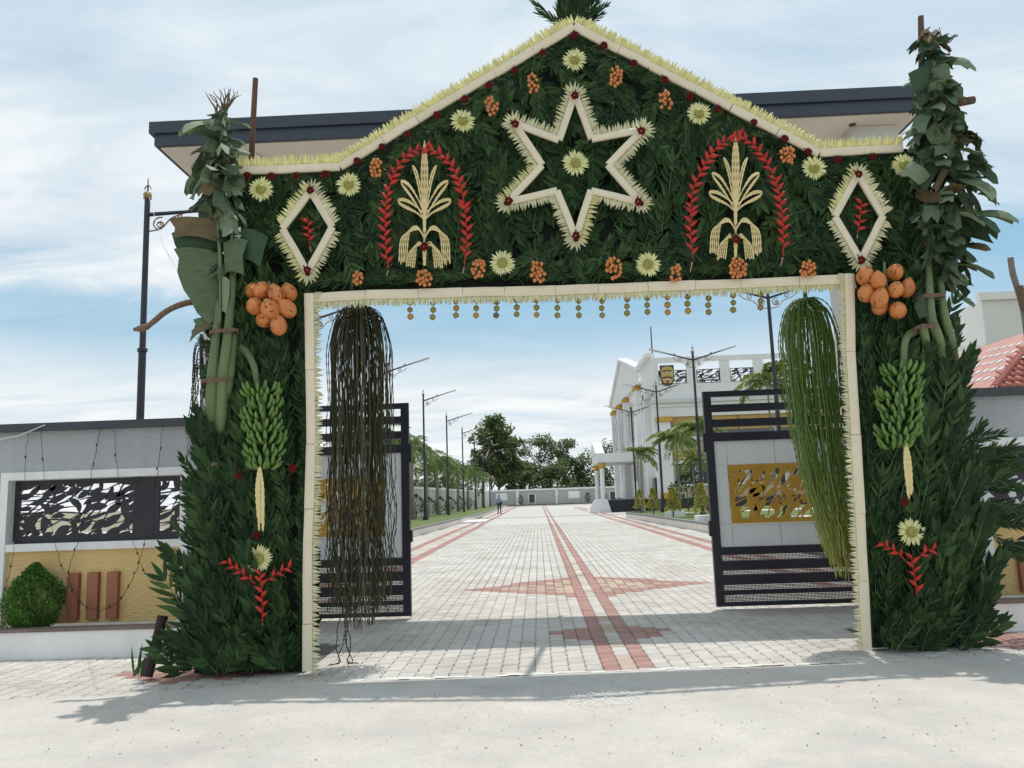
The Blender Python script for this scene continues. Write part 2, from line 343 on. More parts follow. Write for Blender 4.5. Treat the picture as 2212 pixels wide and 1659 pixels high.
# concrete forecourt
cm = bpy.data.materials.new('concrete_apron'); cm.use_nodes = True; t = cm.node_tree; b = t.nodes['Principled BSDF']; b.inputs['Roughness'].default_value = 0.9
tcn = t.nodes.new('ShaderNodeTexCoord')
def tn(scale, detail=5, rough=0.55, sc=None, dist=0):
    n = t.nodes.new('ShaderNodeTexNoise'); n.inputs['Scale'].default_value = scale; n.inputs['Detail'].default_value = detail; n.inputs['Roughness'].default_value = rough; n.inputs['Distortion'].default_value = dist
    if sc:
        mp = t.nodes.new('ShaderNodeMapping'); mp.inputs['Scale'].default_value = sc; mp.inputs['Rotation'].default_value = (0, 0, 0.5 if sc[0] < 2 else 0.0); t.links.new(tcn.outputs['Object'], mp.inputs[0]); t.links.new(mp.outputs[0], n.inputs['Vector'])
    else: t.links.new(tcn.outputs['Object'], n.inputs['Vector'])
    return n.outputs[0]
c = mixc(t, ramp(t, tn(0.7, 6, 0.6), [(0.35, g(0)), (0.65, g(1))]), (0.61, 0.578, 0.53, 1), (0.475, 0.45, 0.415, 1))
c = mixc(t, ramp(t, tn(2.6, 6, 0.7), [(0.45, g(0)), (0.75, g(0.55))]), c, (0.70, 0.64, 0.56, 1))
c = mixc(t, ramp(t, tn(0.45, 3, 0.5, (1, 2.2, 1)), [(0.52, g(0)), (0.68, g(0.5))]), c, (0.61, 0.52, 0.44, 1))
c = mixc(t, ramp(t, tn(38, 4, 0.7), [(0.35, g(0.35)), (0.55, g(0))]), c, (0.40, 0.38, 0.35, 1))
c = mixc(t, ramp(t, tn(11, 3, 0.6), [(0.70, g(0)), (0.76, g(0.7))]), c, (0.20, 0.18, 0.16, 1))
t.links.new(c, b.inputs['Base Color'])
bp = t.nodes.new('ShaderNodeBump'); bp.inputs['Strength'].default_value = 0.55; bp.inputs['Distance'].default_value = 0.02
hh = math_n(t, 'ADD', math_n(t, 'MULTIPLY', tn(60, 5, 0.6, (1.0, 0.18, 1)), 0.5), math_n(t, 'ADD', tn(9, 6, 0.6), math_n(t, 'MULTIPLY', tn(90, 3), 0.4)))
t.links.new(hh, bp.inputs['Height']); t.links.new(bp.outputs[0], b.inputs['Normal'])
mb = MB()
nx = 90; edge = []
for i in range(nx+1):
    x = -14 + 28*i/nx
    edge.append((x, 7.12 + 0.045*x + 0.05*math.sin(x*2.3) + 0.03*math.sin(x*7.1) + U(-0.02, 0.02) - (0.25 if x < -3 else 0)*min(1, (-3-x)/1.5 if x < -3 else 0), 0.018))
for i in range(nx):
    a, b2 = edge[i], edge[i+1]
    mb.quadf((a[0], -6, 0.018), (b2[0], -6, 0.018), b2, a)
    mb.quadf(a, b2, (b2[0], b2[1]+0.02, -0.02), (a[0], a[1]+0.02, -0.02))
struct('forecourt', mb, cm)
# joint bed below the pavers
bed_m = M('paver_joint_sand', (0.16, 0.15, 0.135), (0.10, 0.095, 0.085), 0.95, 6)
mb = MB(); mb.quadf((-14, 6.4, -0.012), (14, 6.4, -0.012), (14, 46, -0.012), (-14, 46, -0.012)); struct('pavement_bed', mb, bed_m)
# pavers
pw = M('paver_white', (0.64, 0.60, 0.545), (0.50, 0.475, 0.435), 0.85, 5, rand='both', nstrength=0.45, bump=0.15, bscale=60)
pr_ = M('paver_red', (0.45, 0.27, 0.235), (0.38, 0.21, 0.18), 0.85, 5, rand='both', nstrength=0.5, bump=0.15, bscale=60)
po = M('paver_orange', (0.53, 0.38, 0.27), (0.50, 0.43, 0.35), 0.85, 5, rand='both', nstrength=0.4, bump=0.15, bscale=60)
PW, PL = 0.1525, 0.208; X0 = 0.75
for pm in (pw, pr_, po):      # worn and stained patches that run across many stones
    pt = pm.node_tree; pb = pt.nodes['Principled BSDF']; ps = pb.inputs['Base Color'].links[0].from_socket
    pg = pt.nodes.new('ShaderNodeNewGeometry'); pn = pt.nodes.new('ShaderNodeTexNoise'); pn.inputs['Scale'].default_value = 0.9; pn.inputs['Detail'].default_value = 7; pn.inputs['Roughness'].default_value = 0.65; pt.links.new(pg.outputs['Position'], pn.inputs[0])
    pt.links.new(mixc(pt, ramp(pt, pn.outputs[0], [(0.42, g(0)), (0.66, g(0.75))]), ps, (0.72, 0.69, 0.65, 1), 'MULTIPLY'), pb.inputs['Base Color'])
driveway = thing('driveway', 'pale interlocking paver driveway with red bands running through the open gate', 'driveway', (0.75, 9, 0)); 
del driveway['category']; del driveway['label']; driveway['kind'] = 'structure'
def kerbL(y): return -5.45 + (max(y, 28)-28)*0.030 if y < 60 else -4.49+(y-60)*0.012
def kerbR(y): return 6.15 - (max(y, 28)-28)*0.036
def colour(x, y):
    if abs(x-X0) < 0.5*PW: return 2 if R_() < 0.25 else 0
    if abs(x-X0) < 1.5*PW: return 1
    for c0, sgn in ((-3.68, 1), (4.75, 1)):
        q = abs(x-c0)
        if y > 12.5 and q < 3.1*PW: return 1 if q > 1.05*PW else (2 if R_() < 0.25 else 0)
    d = abs(x-X0)/2.15 + abs(y-13.75)/1.62
    if d < 1: return 1 if d > 0.72 else (2 if R_() < 0.75 else 1)
    if abs(x-X0) + abs(y-9.18)*1.25 < 0.78: return 1
    for c0, cy_ in ((-3.3, 7.65), (4.75, 8.05)):
        if abs(x-c0)*0.8 + abs(y-cy_)*1.5 < 0.75: return 1
    return 0
def paver_shape(zig, dx=0, dy=0, seed=0):
    w, l = PW/2-0.004, PL/2-0.0045; top = 0.0; m = MB()
    if zig:
        a = 0.011
        side = [(w-a*.5, -l), (w+a*.5, -l*.55), (w-a, -l*.1), (w+a*.6, l*.45), (w-a*.3, l)]
        pts = side + [(x-2*w, y) for x, y in side[::-1]]
    else: pts = [(w, -l), (w, l), (-w, l), (-w, -l)]
    n = len(pts); e = 0.006
    for x, y in pts:
        q = math.hypot(x, y); m.v.append((x-e*math.copysign(1, x), y-e*math.copysign(1, y), top))
    for x, y in pts: m.v.append((x, y, top-0.008))
    for x, y in pts: m.v.append((x, y, top-0.03))
    m.f.append(tuple(range(n)))
    for r in range(2 if zig else 1):
        for i in range(n):
            j = (i+1) % n; m.f.append((r*n+i, (r+1)*n+i, (r+1)*n+j, r*n+j))
    m.m = [0]*len(m.f); return m
near = []; far = MB(); farl = []
i0 = int((-9.5-X0)/PW); i1 = int((9.5-X0)/PW)
for i in range(i0, i1+1):
    x = X0 + i*PW
    for j in range(0, int((45-6.7)/PL)):
        y = 6.75 + j*PL + (PL/2 if i % 2 else 0)
        if y < 6.9+0.045*x-(0.3 if x < -2.8 else 0) - 0.1: continue
        if y < 9.0:
            if -3.3 < x < -2.25 and y > 7.9 or 3.2 < x < 4.1 and y > 8.1: continue
            if (x < -4.1 or x > 4.9) and y > 8.75: continue
        elif y < 12.6:
            if x < -4.0 or x > 4.6: continue
        else:
            if x < kerbL(y)+.05 or x > kerbR(y)-.05: continue
            if abs((x-1.0)/y) > 0.62: continue
        k = colour(x, y); key = y + abs(x-0.6)*0.12 + (2.5 if (x < -2.3 or x > 3.1) else 0)
        farl.append((key, x, y, k))
farl.sort(key=lambda q: q[0])
zm = [paver_shape(True).mesh('paver', m_) for m_ in (pw, pr_, po)]
zg = paver_shape(True); sq = paver_shape(False)
for n_, (key, x, y, k) in enumerate(farl):
    mt = Matrix.Translation((x, y, 0.008+U(-0.003, 0.003))) @ euler(U(-.012, .012), U(-.012, .012), U(-.012, .012))
    if n_ < 300: put('paver', zm[k], driveway, mt)
    else:
        src = zg if y < 14 else sq
        st = len(far.m); far.add(src, mt)
        far.m[st:] = [k]*(len(far.m)-st)
o = put('paver_field', far.mesh('paver_field', [pw, pr_, po]), driveway, None, 'stuff')
print('pavers', len(farl))
# far end of the driveway: too small to pick out stones
fm = bpy.data.materials.new('paver_far'); fm.use_nodes = True; t = fm.node_tree; b = t.nodes['Principled BSDF']; b.inputs['Roughness'].default_value = 0.85
tcn = t.nodes.new('ShaderNodeTexCoord'); mp = t.nodes.new('ShaderNodeMapping'); mp.inputs['Rotation'].default_value = (0, 0, PI/2); t.links.new(tcn.outputs['Object'], mp.inputs[0])
br = t.nodes.new('ShaderNodeTexBrick'); t.links.new(mp.outputs[0], br.inputs[0]); br.inputs['Scale'].default_value = 1; br.inputs['Brick Width'].default_value = PL; br.inputs['Row Height'].default_value = PW; br.inputs['Mortar Size'].default_value = 0.006
br.inputs['Color1'].default_value = (0.61, 0.59, 0.555, 1); br.inputs['Color2'].default_value = (0.54, 0.52, 0.49, 1); br.inputs['Mortar'].default_value = (0.2, 0.19, 0.17, 1)
t.links.new(br.outputs[0], b.inputs['Base Color'])
mb = MB(); mb.poly([(kerbL(45), 44.9, 0.004), (kerbR(45), 44.9, 0.004), (12, 62, 0.004), (12, 119.5, 0.004), (-7.2, 119.5, 0.004), (-4.4, 62, 0.004)]); struct('driveway_far', mb, fm)
mb = MB()
for c0 in (-3.68, 4.75, X0):
    for sgn in (-1, 1):
        w0, w1 = (1.05*PW, 3.1*PW) if c0 != X0 else (.5*PW, 1.5*PW)
        e = 119 if c0 != 4.75 else 100
        x0 = c0+sgn*w0; x1 = c0+sgn*w1; sh = 0.0
        mb.quadf((min(x0, x1), 44.9, 0.010), (max(x0, x1), 44.9, 0.010), (max(x0, x1), e, 0.010), (min(x0, x1), e, 0.010))
struct('driveway_red_bands', mb, pr_)
mb = MB(); mb.box((-4.5, 58.6, 0.012), (12, 59.0, 0.02)); struct('drain_strip', mb, kerbt_m)
# cement slurry line between forecourt and pavers
mb = MB()
for i in range(46):
    x = -1.7 + i*0.105; y = 7.14+0.045*x+U(-.03, .03); w = U(0.012, 0.05)
    if R_() < 0.8: mb.quadf((x, y-w, 0.021), (x+.12, y-w+U(-.01, .01), 0.021), (x+.12, y+w, 0.0215), (x, y+w+U(-.01, .01), 0.0215))
tag(struct('slurry_line', mb, M('lime_white', (0.75, 0.74, 0.70), (0.6, 0.59, 0.55), 0.9, 30)), '', ''); o = bpy.data.objects['slurry_line']; del o['label']; del o['category']; 
# kolam
mb = MB()
def ribbon(pts, w, z=0.026, closed=False):
    n = len(pts)
    for i in range(n-1+(1 if closed else 0)):
        p, q = Vector(pts[i]), Vector(pts[(i+1) % n]); d = q-p
        if d.length < 1e-6: continue
        nn_ = Vector((-d.y, d.x)).normalized()*w*U(.6, 1.2)
        if R_() < 0.13: continue
        mb.quadf((*(p-nn_), z), (*(q-nn_), z), (*(q+nn_), z), (*(p+nn_), z))
kc = G(1293, 1508, 0.02); kx, ky = kc.x, kc.y
for k in range(8):
    a0 = 2*PI*k/8
    for rr, ww in ((0.115, 0.085), (0.075, 0.045)):
        pts = []
        for i in range(26):
            a = 2*PI*i/26; u = 0.17+rr*math.cos(a); v = ww*math.sin(a)
            pts.append((kx+1.05*(u*math.cos(a0)-v*math.sin(a0)), ky+0.95*(u*math.sin(a0)+v*math.cos(a0))))
        ribbon(pts, 0.0065, 0.026+k*0.0003, True)
ribbon([(kx+.055*math.cos(2*PI*i/20), ky+.05*math.sin(2*PI*i/20)) for i in range(20)], 0.007, 0.0295, True)
chalk = bpy.data.materials.new('chalk_powder'); chalk.use_nodes = True; t = chalk.node_tree; b = t.nodes['Principled BSDF']; b.inputs['Base Color'].default_value = (0.78, 0.78, 0.76, 1); b.inputs['Roughness'].default_value = 1
tcn = t.nodes.new('ShaderNodeTexCoord'); nn = t.nodes.new('ShaderNodeTexNoise'); nn.inputs['Scale'].default_value = 60; nn.inputs['Detail'].default_value = 4; t.links.new(tcn.outputs['Object'], nn.inputs[0])
t.links.new(ramp(t, nn.outputs[0], [(0.40, g(0.1)), (0.62, g(0.9))]), b.inputs['Alpha'])
o = part('chalk_drawing', mb, chalk, None, kind='stuff'); tag(o, 'faint white chalk flower drawing of looped petals on the concrete before the arch', 'kolam')
# debris
mb = MB()
for i in range(280):
    x, y = U(-3.5, 4.5), U(4.9, 7.0); r = U(0.003, 0.012); a = U(0, PI)
    mb.poly([(x+r*math.cos(a), y+r*math.sin(a), 0.024), (x+.4*r*math.cos(a+1.6), y+.4*r*math.sin(a+1.6), 0.021), (x-r*math.cos(a), y-r*math.sin(a), 0.023), (x+.4*r*math.cos(a-1.6), y+.4*r*math.sin(a-1.6), 0.026)][::-1])
tag(struct('leaf_litter', mb, M('litter', (0.12, 0.10, 0.06), (0.2, 0.17, 0.12), 0.9), 'stuff'), 'scattered tiny leaf bits on the concrete forecourt', 'litter')
# kerbs and lawns
def kerb(name, pts, w, h, side, label):
    t_ = MB(); f_ = MB()
    for i in range(len(pts)-1):
        p, q = Vector((*pts[i], 0)), Vector((*pts[i+1], 0)); d = (q-p).normalized(); nn_ = Vector((-d.y, d.x, 0))*side
        q = q - d*0.01
        def pr4(z0, z1, off, ww, mbb):
            a_, b_, c_, d_ = p+nn_*off, q+nn_*off, q+nn_*(off+ww), p+nn_*(off+ww); st = len(mbb.v)
            for zz_ in (z0, z1):
                for v_ in (a_, b_, c_, d_): mbb.v.append((v_.x, v_.y, zz_))
            for fq in ((0, 1, 2, 3), (7, 6, 5, 4), (0, 4, 5, 1), (1, 5, 6, 2), (2, 6, 7, 3), (3, 7, 4, 0)): mbb.f.append(tuple(st+k_ for k_ in fq)); mbb.m.append(0)
        pr4(-0.02, h-0.07, 0.03, w-.03, f_); pr4(h-0.07, h, 0.0, w, t_)
    o = struct(name, f_, kerb_m); o2 = put('kerb_top', t_.mesh('kerb_top', kerbt_m), o)
    return o
kl = [(-5.45, 24), (-5.3, 33), (-4.9, 46), (-4.55, 57), (-4.75, 118)]
kerb('kerb_left', kl, 0.22, 0.36, 1, '')
kr = [(6.3, 24), (6.05, 31), (5.75, 40), (5.35, 49.5), (6.0, 51.5), (8.4, 52.5)]
kerb('kerb_right', kr, 0.22, 0.36, -1, '')
mb = MB(); mb.poly([(-5.6, 24, .30), (-5.5, 33, .30), (-5.1, 46, .30), (-4.75, 57, .30), (-5.0, 118, .30), (-8.2, 118, .30), (-9.6, 24, .30)]); struct('lawn_left', mb, grass_m)
mb = MB(); mb.poly([(6.45, 24, .30), (20, 24, .30), (20, 57.5, .30), (9.2, 57.5, .30), (8.4, 52.3, .30), (6.1, 51.3, .30), (5.5, 49.3, .30), (5.95, 40, .30), (6.2, 31, .30)]); struct('lawn_right', mb, grass_m)
mb = MB(); mb.box((7.6, 44.5, .31), (20, 46.3, .335)); mb.box((9.6, 33, .31), (20, 34.6, .335)); struct('garden_path', mb, kerb_m)
o = part('access_ramp', MB().box((-4.9, 49.5, 0.012), (-3.35, 54.0, 0.10)), white_m, None); tag(o, 'flat white concrete ramp slab beside the left kerb', 'ramp')
o = part('step_block', MB().box((6.4, 40.2, .3), (7.3, 40.9, .56)), white_m, None); tag(o, 'small white block at the kerb beside the pale foxtail palm', 'block')
o = part('step_block', MB().box((6.15, 31.2, .3), (7.1, 31.9, .58)), white_m, None); tag(o, 'white block on the lawn nearest the open right gate', 'block')
# ================================================================== street walls with planters
def leaf2(cx_, cz_, L_, W_, ang, bend=0.0, n=5):
    top = []; bot = []
    for i in range(n+1):
        u = i/n; x = (u-.5)*L_; w = W_*0.5*math.sin(PI*u)**0.8; z = bend*math.sin(PI*u)
        top.append((x, z+w)); bot.append((x, z-w))
    pts = bot + top[1:-1][::-1]
    ca, sa = math.cos(ang), math.sin(ang)
    return [(cx_+x*ca-z*sa, cz_+x*sa+z*ca) for x, z in pts]
def clip(pts, x0, x1, z0, z1):
    def cl(ps, f_, inter):
        out = []
        for i in range(len(ps)):
            a, b_ = ps[i], ps[(i+1) % len(ps)]
            if f_(a): out.append(a)
            if f_(a) != f_(b_): out.append(inter(a, b_))
        return out
    def lx(xx): return lambda a, b_: (xx, a[1]+(b_[1]-a[1])*(xx-a[0])/(b_[0]-a[0]))
    def lz(zz_): return lambda a, b_: (a[0]+(b_[0]-a[0])*(zz_-a[1])/(b_[1]-a[1]), zz_)
    for f_, it in ((lambda p: p[0] >= x0, lx(x0)), (lambda p: p[0] <= x1, lx(x1)), (lambda p: p[1] >= z0, lz(z0)), (lambda p: p[1] <= z1, lz(z1))):
        pts = cl(pts, f_, it)
        if len(pts) < 3: return None
    return pts
def fretwork(mbf, x0, x1, z0, z1, y, th, seed, cell=0.17, main=0.35, frame=0.05, stems=True, dens=1.0, wid=0.3):
    rs = random.Random(seed); k = 0
    for a, b_ in (((x0, z0), (x1, z0+frame)), ((x0, z1-frame), (x1, z1)), ((x0, z0+frame), (x0+frame, z1-frame)), ((x1-frame, z0+frame), (x1, z1-frame))):
        mbf.box((a[0], y, a[1]), (b_[0], y+th, b_[1]))
    nx_ = max(1, int((x1-x0)/cell)); nz_ = max(1, int((z1-z0)/(cell*0.62)))
    for i in range(nx_+1):
        for j in range(nz_+1):
            if rs.random() > dens: continue
            cx_ = x0+(i+rs.uniform(.1, .9))*(x1-x0)/nx_; cz_ = z0+(j+rs.uniform(.1, .9))*(z1-z0)/nz_
            L_ = cell*rs.uniform(1.0, 1.7); ang = main+rs.uniform(-.35, .35) + (0 if rs.random() < .72 else rs.uniform(.8, 2.2))
            pts = clip(leaf2(cx_, cz_, L_, L_*rs.uniform(wid*.6, wid*1.1), ang, rs.uniform(-.02, .02)), x0+.01, x1-.01, z0+.01, z1-.01)
            if pts: mbf.prism(pts, y+0.002+0.0007*(k % 9), y+th-0.002-0.0007*(k % 7))
            k += 1
            if stems:
                pts = clip(leaf2(cx_+rs.uniform(-.1, .1), cz_+rs.uniform(-.1, .1), cell*3.4, 0.022*cell/.17, main+rs.uniform(-.5, .5), rs.uniform(-.07, .07), 8), x0+.01, x1-.01, z0+.01, z1-.01)
                if pts: mbf.prism(pts, y+0.004+0.0007*(k % 9), y+th-0.004-0.0007*(k % 7))
def street_wall(side, name, label):
    # side -1: left of the arch, +1: right
    Yw = 9.0
    def ex(v): return v
    xi = -3.7 if side < 0 else 4.35            # inner end, at the gate column
    xo = -15.0 if side < 0 else 15.0
    w = thing(name, label, 'wall', ((xi+xo)/2, Yw, 0))
    # bay extents measured on the left; the right is its mirror about the gate
    def bx(z0, z1, x0, x1, y0, y1, m, nm): return part(nm, MB().box((x0, y0, z0), (x1, y1, z1)), m, w)
    lo, hi = min(xi, xo), max(xi, xo)
    bx(2.49, 2.58, lo, hi, Yw-0.09, Yw+0.27, cope_m, 'coping')
    bays = [(-6.12, -4.10), (-8.6, -6.58), (-11.1, -9.08)] if side < 0 else [(4.98, 7.0), (7.46, 9.5), (9.95, 12.0)]
    zt, zb, zs = 1.92, 1.13, 0.0
    bx(2.02, 2.49, lo, hi, Yw, Yw+0.2, gstuc_m, 'stucco_band')
    edges = sorted([lo, hi] + [v for b_ in bays for v in (b_[0]-.09, b_[1]+.09)])
    for i in range(0, len(edges), 2): bx(0.0, 2.02, edges[i], edges[i+1], Yw, Yw+0.2, gstuc_m, 'stucco_pier')
    for a, b_ in bays:
        bx(1.93, 2.02, a-.09, b_+.09, Yw-.025, Yw+.2, white_m, 'frame_head')
        bx(0.3, 1.93, a-.09, a, Yw-.025, Yw+.2, white_m, 'frame_side'); bx(0.3, 1.93, b_, b_+.09, Yw-.025, Yw+.2, white_m, 'frame_side')
        bx(1.115, 1.20, a, b_, Yw-.01, Yw+.2, white_m, 'sill')
        bx(0.3, 1.115, a, b_, Yw+.035, Yw+.2, ystuc_m, 'ochre_panel')
        cx0 = a+(0.16 if side < 0 else -.02)
        fr = MB(); mid = b_-.42 if side < 0 else a+0.62
        fr.box((a+.02, Yw+.10, 1.20), (b_, Yw+.16, 1.225)); 
        fretwork(fr, a+.005, mid-.06, 1.226, 1.925, Yw+.10, .03, 11, main=0.38, cell=.15, wid=.40, frame=.06)
        fretwork(fr, mid+.06, b_-.005, 1.226, 1.925, Yw+.10, .03, 23, main=0.38, cell=.15, wid=.40, frame=.06)
        fr.box((mid-.06, Yw+.097, 1.226), (mid+.06, Yw+.15, 1.925))
        part('leaf_fretwork', fr, grill_m, w)
        if side < 0:
            for q in range(3): 
                x0 = a+.75+q*.227
                bx(0.34, 0.86, x0, x0+.125, Yw-.03, Yw+.034, brown_m, 'upright_bar')
        else:
            for q in range(3):
                x0 = a+.25+q*.235
                bx(0.34, 0.86, x0, x0+.125, Yw-.03, Yw+.034, brown_m, 'upright_bar')
    p0, p1 = (lo, -3.9) if side < 0 else (4.55, hi)
    bx(-.02, .29, p0, p1, 8.52, 8.64, white_m, 'planter_wall'); bx(.29, .325, p0, p1, 8.50, 8.66, M('planter_coping', (0.22, 0.16, 0.14), (0.16, 0.12, 0.1), .7, 5), 'planter_coping')
    bx(0, .25, p0, p1, 8.64, 8.99, ground_m, 'planter_soil')
    return w
wl = street_wall(-1, 'street_wall', 'grey and ochre street wall with dark leaf fretwork and three terracotta bars, left of the arch')
wr = street_wall(1, 'street_wall', 'grey and ochre street wall mostly hidden by leaves, right of the arch under the red tile roof')
NOSHEET = '''# pale sheets behind the fretwork openings
for (a, b_, wp) in ((-6.12, -4.10, wl), (-8.6, -6.58, wl), (4.98, 7.0, wr), (7.46, 9.5, wr)):
    part('backing_sheet', MB().box((a, 9.19, 1.22), (b_, 9.2, 1.92)), M('frosted_sheet', (0.78, 0.79, 0.80), (0.72, 0.73, 0.75), .4, 1.5, trans=0.75), wp)
'''
mb = MB(); mb.poly([(-40, 9.5, -0.024), (25, 9.5, -0.024), (25, 24, -0.024), (9, 24.01, -0.024), (-10, 24.01, -0.024), (-10, 60, -.024), (-40, 60, -.024)]); struct('inner_yard', mb, M('yard_paving', (0.50, 0.485, 0.455), (0.43, 0.42, 0.395), .85, 4))
# ================================================================== gate canopy and columns
gc = thing('gateway_canopy', 'gateway canopy roof with slate grey fascia and cream soffit behind the leaf arch', 'canopy', (0, 10.6, 0))
fx0, fx1 = -4.96, 5.22
part('fascia', MB().box((fx0, 9.66, 6.46), (fx1, 11.6, 6.62)), fascia_m, gc)
part('fascia', MB().box((fx0+.06, 9.70, 6.30), (fx1-.06, 11.54, 6.458)), fascia_m, gc)
part('soffit', MB().box((fx0+.12, 9.76, 6.285), (fx1-.12, 11.5, 6.299)), soffit_m, gc)
part('roof_slab', MB().box((fx0+.4, 10.0, 6.622), (fx1-.4, 11.2, 6.75)), bcorn_m, gc)
part('column', MB().box((-4.35, 10.05, 0), (-3.6, 11.3, 6.28)), bcorn_m, gc)
part('column', MB().box((4.35, 10.05, 0), (4.95, 11.3, 6.28)), bcorn_m, gc)
for x in (-4.0, 4.35): part('downlight', MB().tube([(x, 10.0, 6.278), (x, 10.0, 6.284)], 0.05, 12), cope_m, gc)
# ================================================================== gate leaves
def gate(side, label):
    Yg = 10.6
    xin = -1.72 if side < 0 else 2.255; L_ = 2.45
    gt = thing('gate_leaf', label, 'gate', (xin+side*L_/2, Yg, 0), group='open leaves of the metal gate')
    def X(u): return xin + side*u          # u from the free edge outwards
    def bx(nm, u0, u1, z0, z1, y0, y1, m): return part(nm, MB().box((X(u0), Yg+y0, z0), (X(u1), Yg+y1, z1)), m, gt)
    top = 2.86
    bx('stile', 0, .105, .05, top, -.04, .04, char_m); bx('stile', L_-.105, L_, .05, top, -.04, .04, char_m)
    for z0, z1 in ((2.785, 2.86), (2.58, 2.68), (2.375, 2.48), (2.19, 2.30)): bx('rail', .106, L_-.106, z0, z1, -.035, .035, char_m)
    # white sheet in panels
    zA, zB = 0.80, 2.19; gx0, gx1 = (0.34, 1.46) if side < 0 else (0.27, 1.52); gz0, gz1 = 1.10, 1.87
    us = [.106, gx0, .9, gx1, L_-.106]; zs_ = [zA, gz0, gz1, zB]
    for a in range(4):
        for b_ in range(3):
            if a in (1, 2) and b_ == 1: continue
            bx('sheet_panel', us[a]+.004, us[a+1]-.004, zs_[b_]+.004, zs_[b_+1]-.004, -.012, .0, gwhite_m)
    bx('sheet_backing', .106, gx0, zA, zB, .002, .008, gwhite_m); bx('sheet_backing', gx1, L_-.106, zA, zB, .002, .008, gwhite_m)
    bx('sheet_backing', gx0, gx1, zA, gz0, .002, .008, gwhite_m); bx('sheet_backing', gx0, gx1, gz1, zB, .002, .008, gwhite_m)
    fr = MB(); a, b_ = sorted((X(gx0), X(gx1)))
    fretwork(fr, a+.003, b_-.003, gz0+.003, gz1-.003, Yg-.03, .024, 5 if side > 0 else 8, cell=0.155, main=0.8, frame=.06, dens=1.0, wid=.44)
    part('gold_fretwork', fr, gold_m, gt)
    rails = [(.70, .80), (.51, .62), (.32, .44), (.20, .25), (.05, .10)]
    for z0, z1 in rails: bx('rail', .106, L_-.106, z0, z1, -.035, .035, char_m)
    mm = bpy.data.materials.get('perforated_mesh')
    if not mm:
        mm = bpy.data.materials.new('perforated_mesh'); mm.use_nodes = True; t = mm.node_tree; b2 = t.nodes['Principled BSDF']; b2.inputs['Base Color'].default_value = (0.05, 0.045, 0.06, 1); b2.inputs['Roughness'].default_value = .5
        tcn = t.nodes.new('ShaderNodeTexCoord'); vo = t.nodes.new('ShaderNodeTexVoronoi'); vo.inputs['Scale'].default_value = 55; vo.inputs['Randomness'].default_value = 0.0; t.links.new(tcn.outputs['Object'], vo.inputs[0])
        t.links.new(ramp(t, vo.outputs['Distance'], [(0.27, g(0)), (0.33, g(1))]), b2.inputs['Alpha'])
    bx('mesh_sheet', .106, L_-.106, .101, .699, .014, .017, mm)
    bx('latch', -.03, 0, 1.0 if side < 0 else .95, 1.15, -.03, .03, char_m); bx('latch', -.03, 0, 2.05, 2.3, -.03, .03, char_m)
    return gt
gate(-1, 'charcoal metal gate leaf with gold fretwork, behind the dark palm strands')
gate(1, 'charcoal metal gate leaf with gold fretwork, behind the green palm strands')
# ================================================================== ARCH OF LEAVES
def leaflet(m, base, d, nrm, L_, W_, fold=0.35, droop=0.1, segs=3):
    d = d.normalized(); w = d.cross(nrm).normalized(); st = len(m.v); m.v.append(tuple(base))
    for i in range(1, segs+1):
        u = i/(segs+1); p = base + d*L_*u + nrm*(droop*L_*(u*u))*-1
        ww = W_*0.5*(math.sin(PI*min(u*1.0+.08, 1))**0.8)
        m.v += [tuple(p - w*ww + nrm*fold*ww), tuple(p), tuple(p + w*ww + nrm*fold*ww)]
    m.v.append(tuple(base + d*L_ - nrm*droop*L_)); tip = len(m.v)-1
    a = st+1; m.f += [(st, a+1, a), (st, a+2, a+1)]
    for i in range(segs-1):
        q = a+3*i; m.f += [(q, q+1, q+4, q+3), (q+1, q+2, q+5, q+4)]
    q = a+3*(segs-1); m.f += [(q, q+1, tip), (q+1, q+2, tip)]
    m.m += [m.mi]*(4+2*(segs-1))
def frond(L_=0.55, pairs=8, leafL=0.24, leafW=0.045, ang=0.65, seed=0, thin=False):
    rs = random.Random(seed); m = MB(); m.mi = 1
    bx_ = rs.uniform(-.06, .06)
    sp = [Vector((bx_*(k/4)**2, -0.05*(k/4)**1.5, L_*k/4)) for k in range(5)]
    m.tube(sp, [.006, .005, .0045, .004, .002], 3); m.mi = 0
    for k in range(pairs):
        u = 0.06+0.9*k/(pairs-1); p = Vector((bx_*u*u, -0.05*u**1.5, L_*u))
        for s_ in (-1, 1):
            a = ang*rs.uniform(.75, 1.25)*(1-.45*u)
            d = Vector((s_*math.sin(a), rs.uniform(-.32, .02), math.cos(a)))
            nr = Vector((s_*rs.uniform(-.5, .2), -1, rs.uniform(-.1, .4))).normalized()
            nr = (nr - d.normalized()*nr.dot(d.normalized())).normalized()
            leaflet(m, p, d, nr, leafL*rs.uniform(.75, 1.15)*(1-.25*u), leafW*rs.uniform(.8, 1.2), -rs.uniform(.15, .5), rs.uniform(-.12, .22))
    leaflet(m, Vector(sp[-1])-Vector((0, 0, .02)), Vector((rs.uniform(-.1, .1), -.05, 1)), Vector((0, -1, 0)), leafL*.8, leafW, -.3, .05)
    return m
FR = [frond(seed=i, L_=U(.45, .6), pairs=random.choice((7, 8, 9)), leafL=U(.22, .30), leafW=U(.052, .078), ang=U(.6, .85)) for i in range(7)]
FRT = [frond(seed=20+i, L_=U(.5, .7), pairs=11, leafL=U(.2, .26), leafW=U(.026, .036), ang=U(.45, .6)) for i in range(4)]
FRm = [f.mesh('frond', [leaf_m, stem_m]) for f in FR]; FRTm = [f.mesh('frond', [leaf_m, stem_m]) for f in FRT]
FRd = [f.mesh('frond', [leaf_d, stem_m]) for f in FR]
arch = thing('leaf_arch', 'tall festive arch thatched with dark green leaf fronds and edged with pale fringed strips', 'arch', A(1150, 1430), rz=AR)
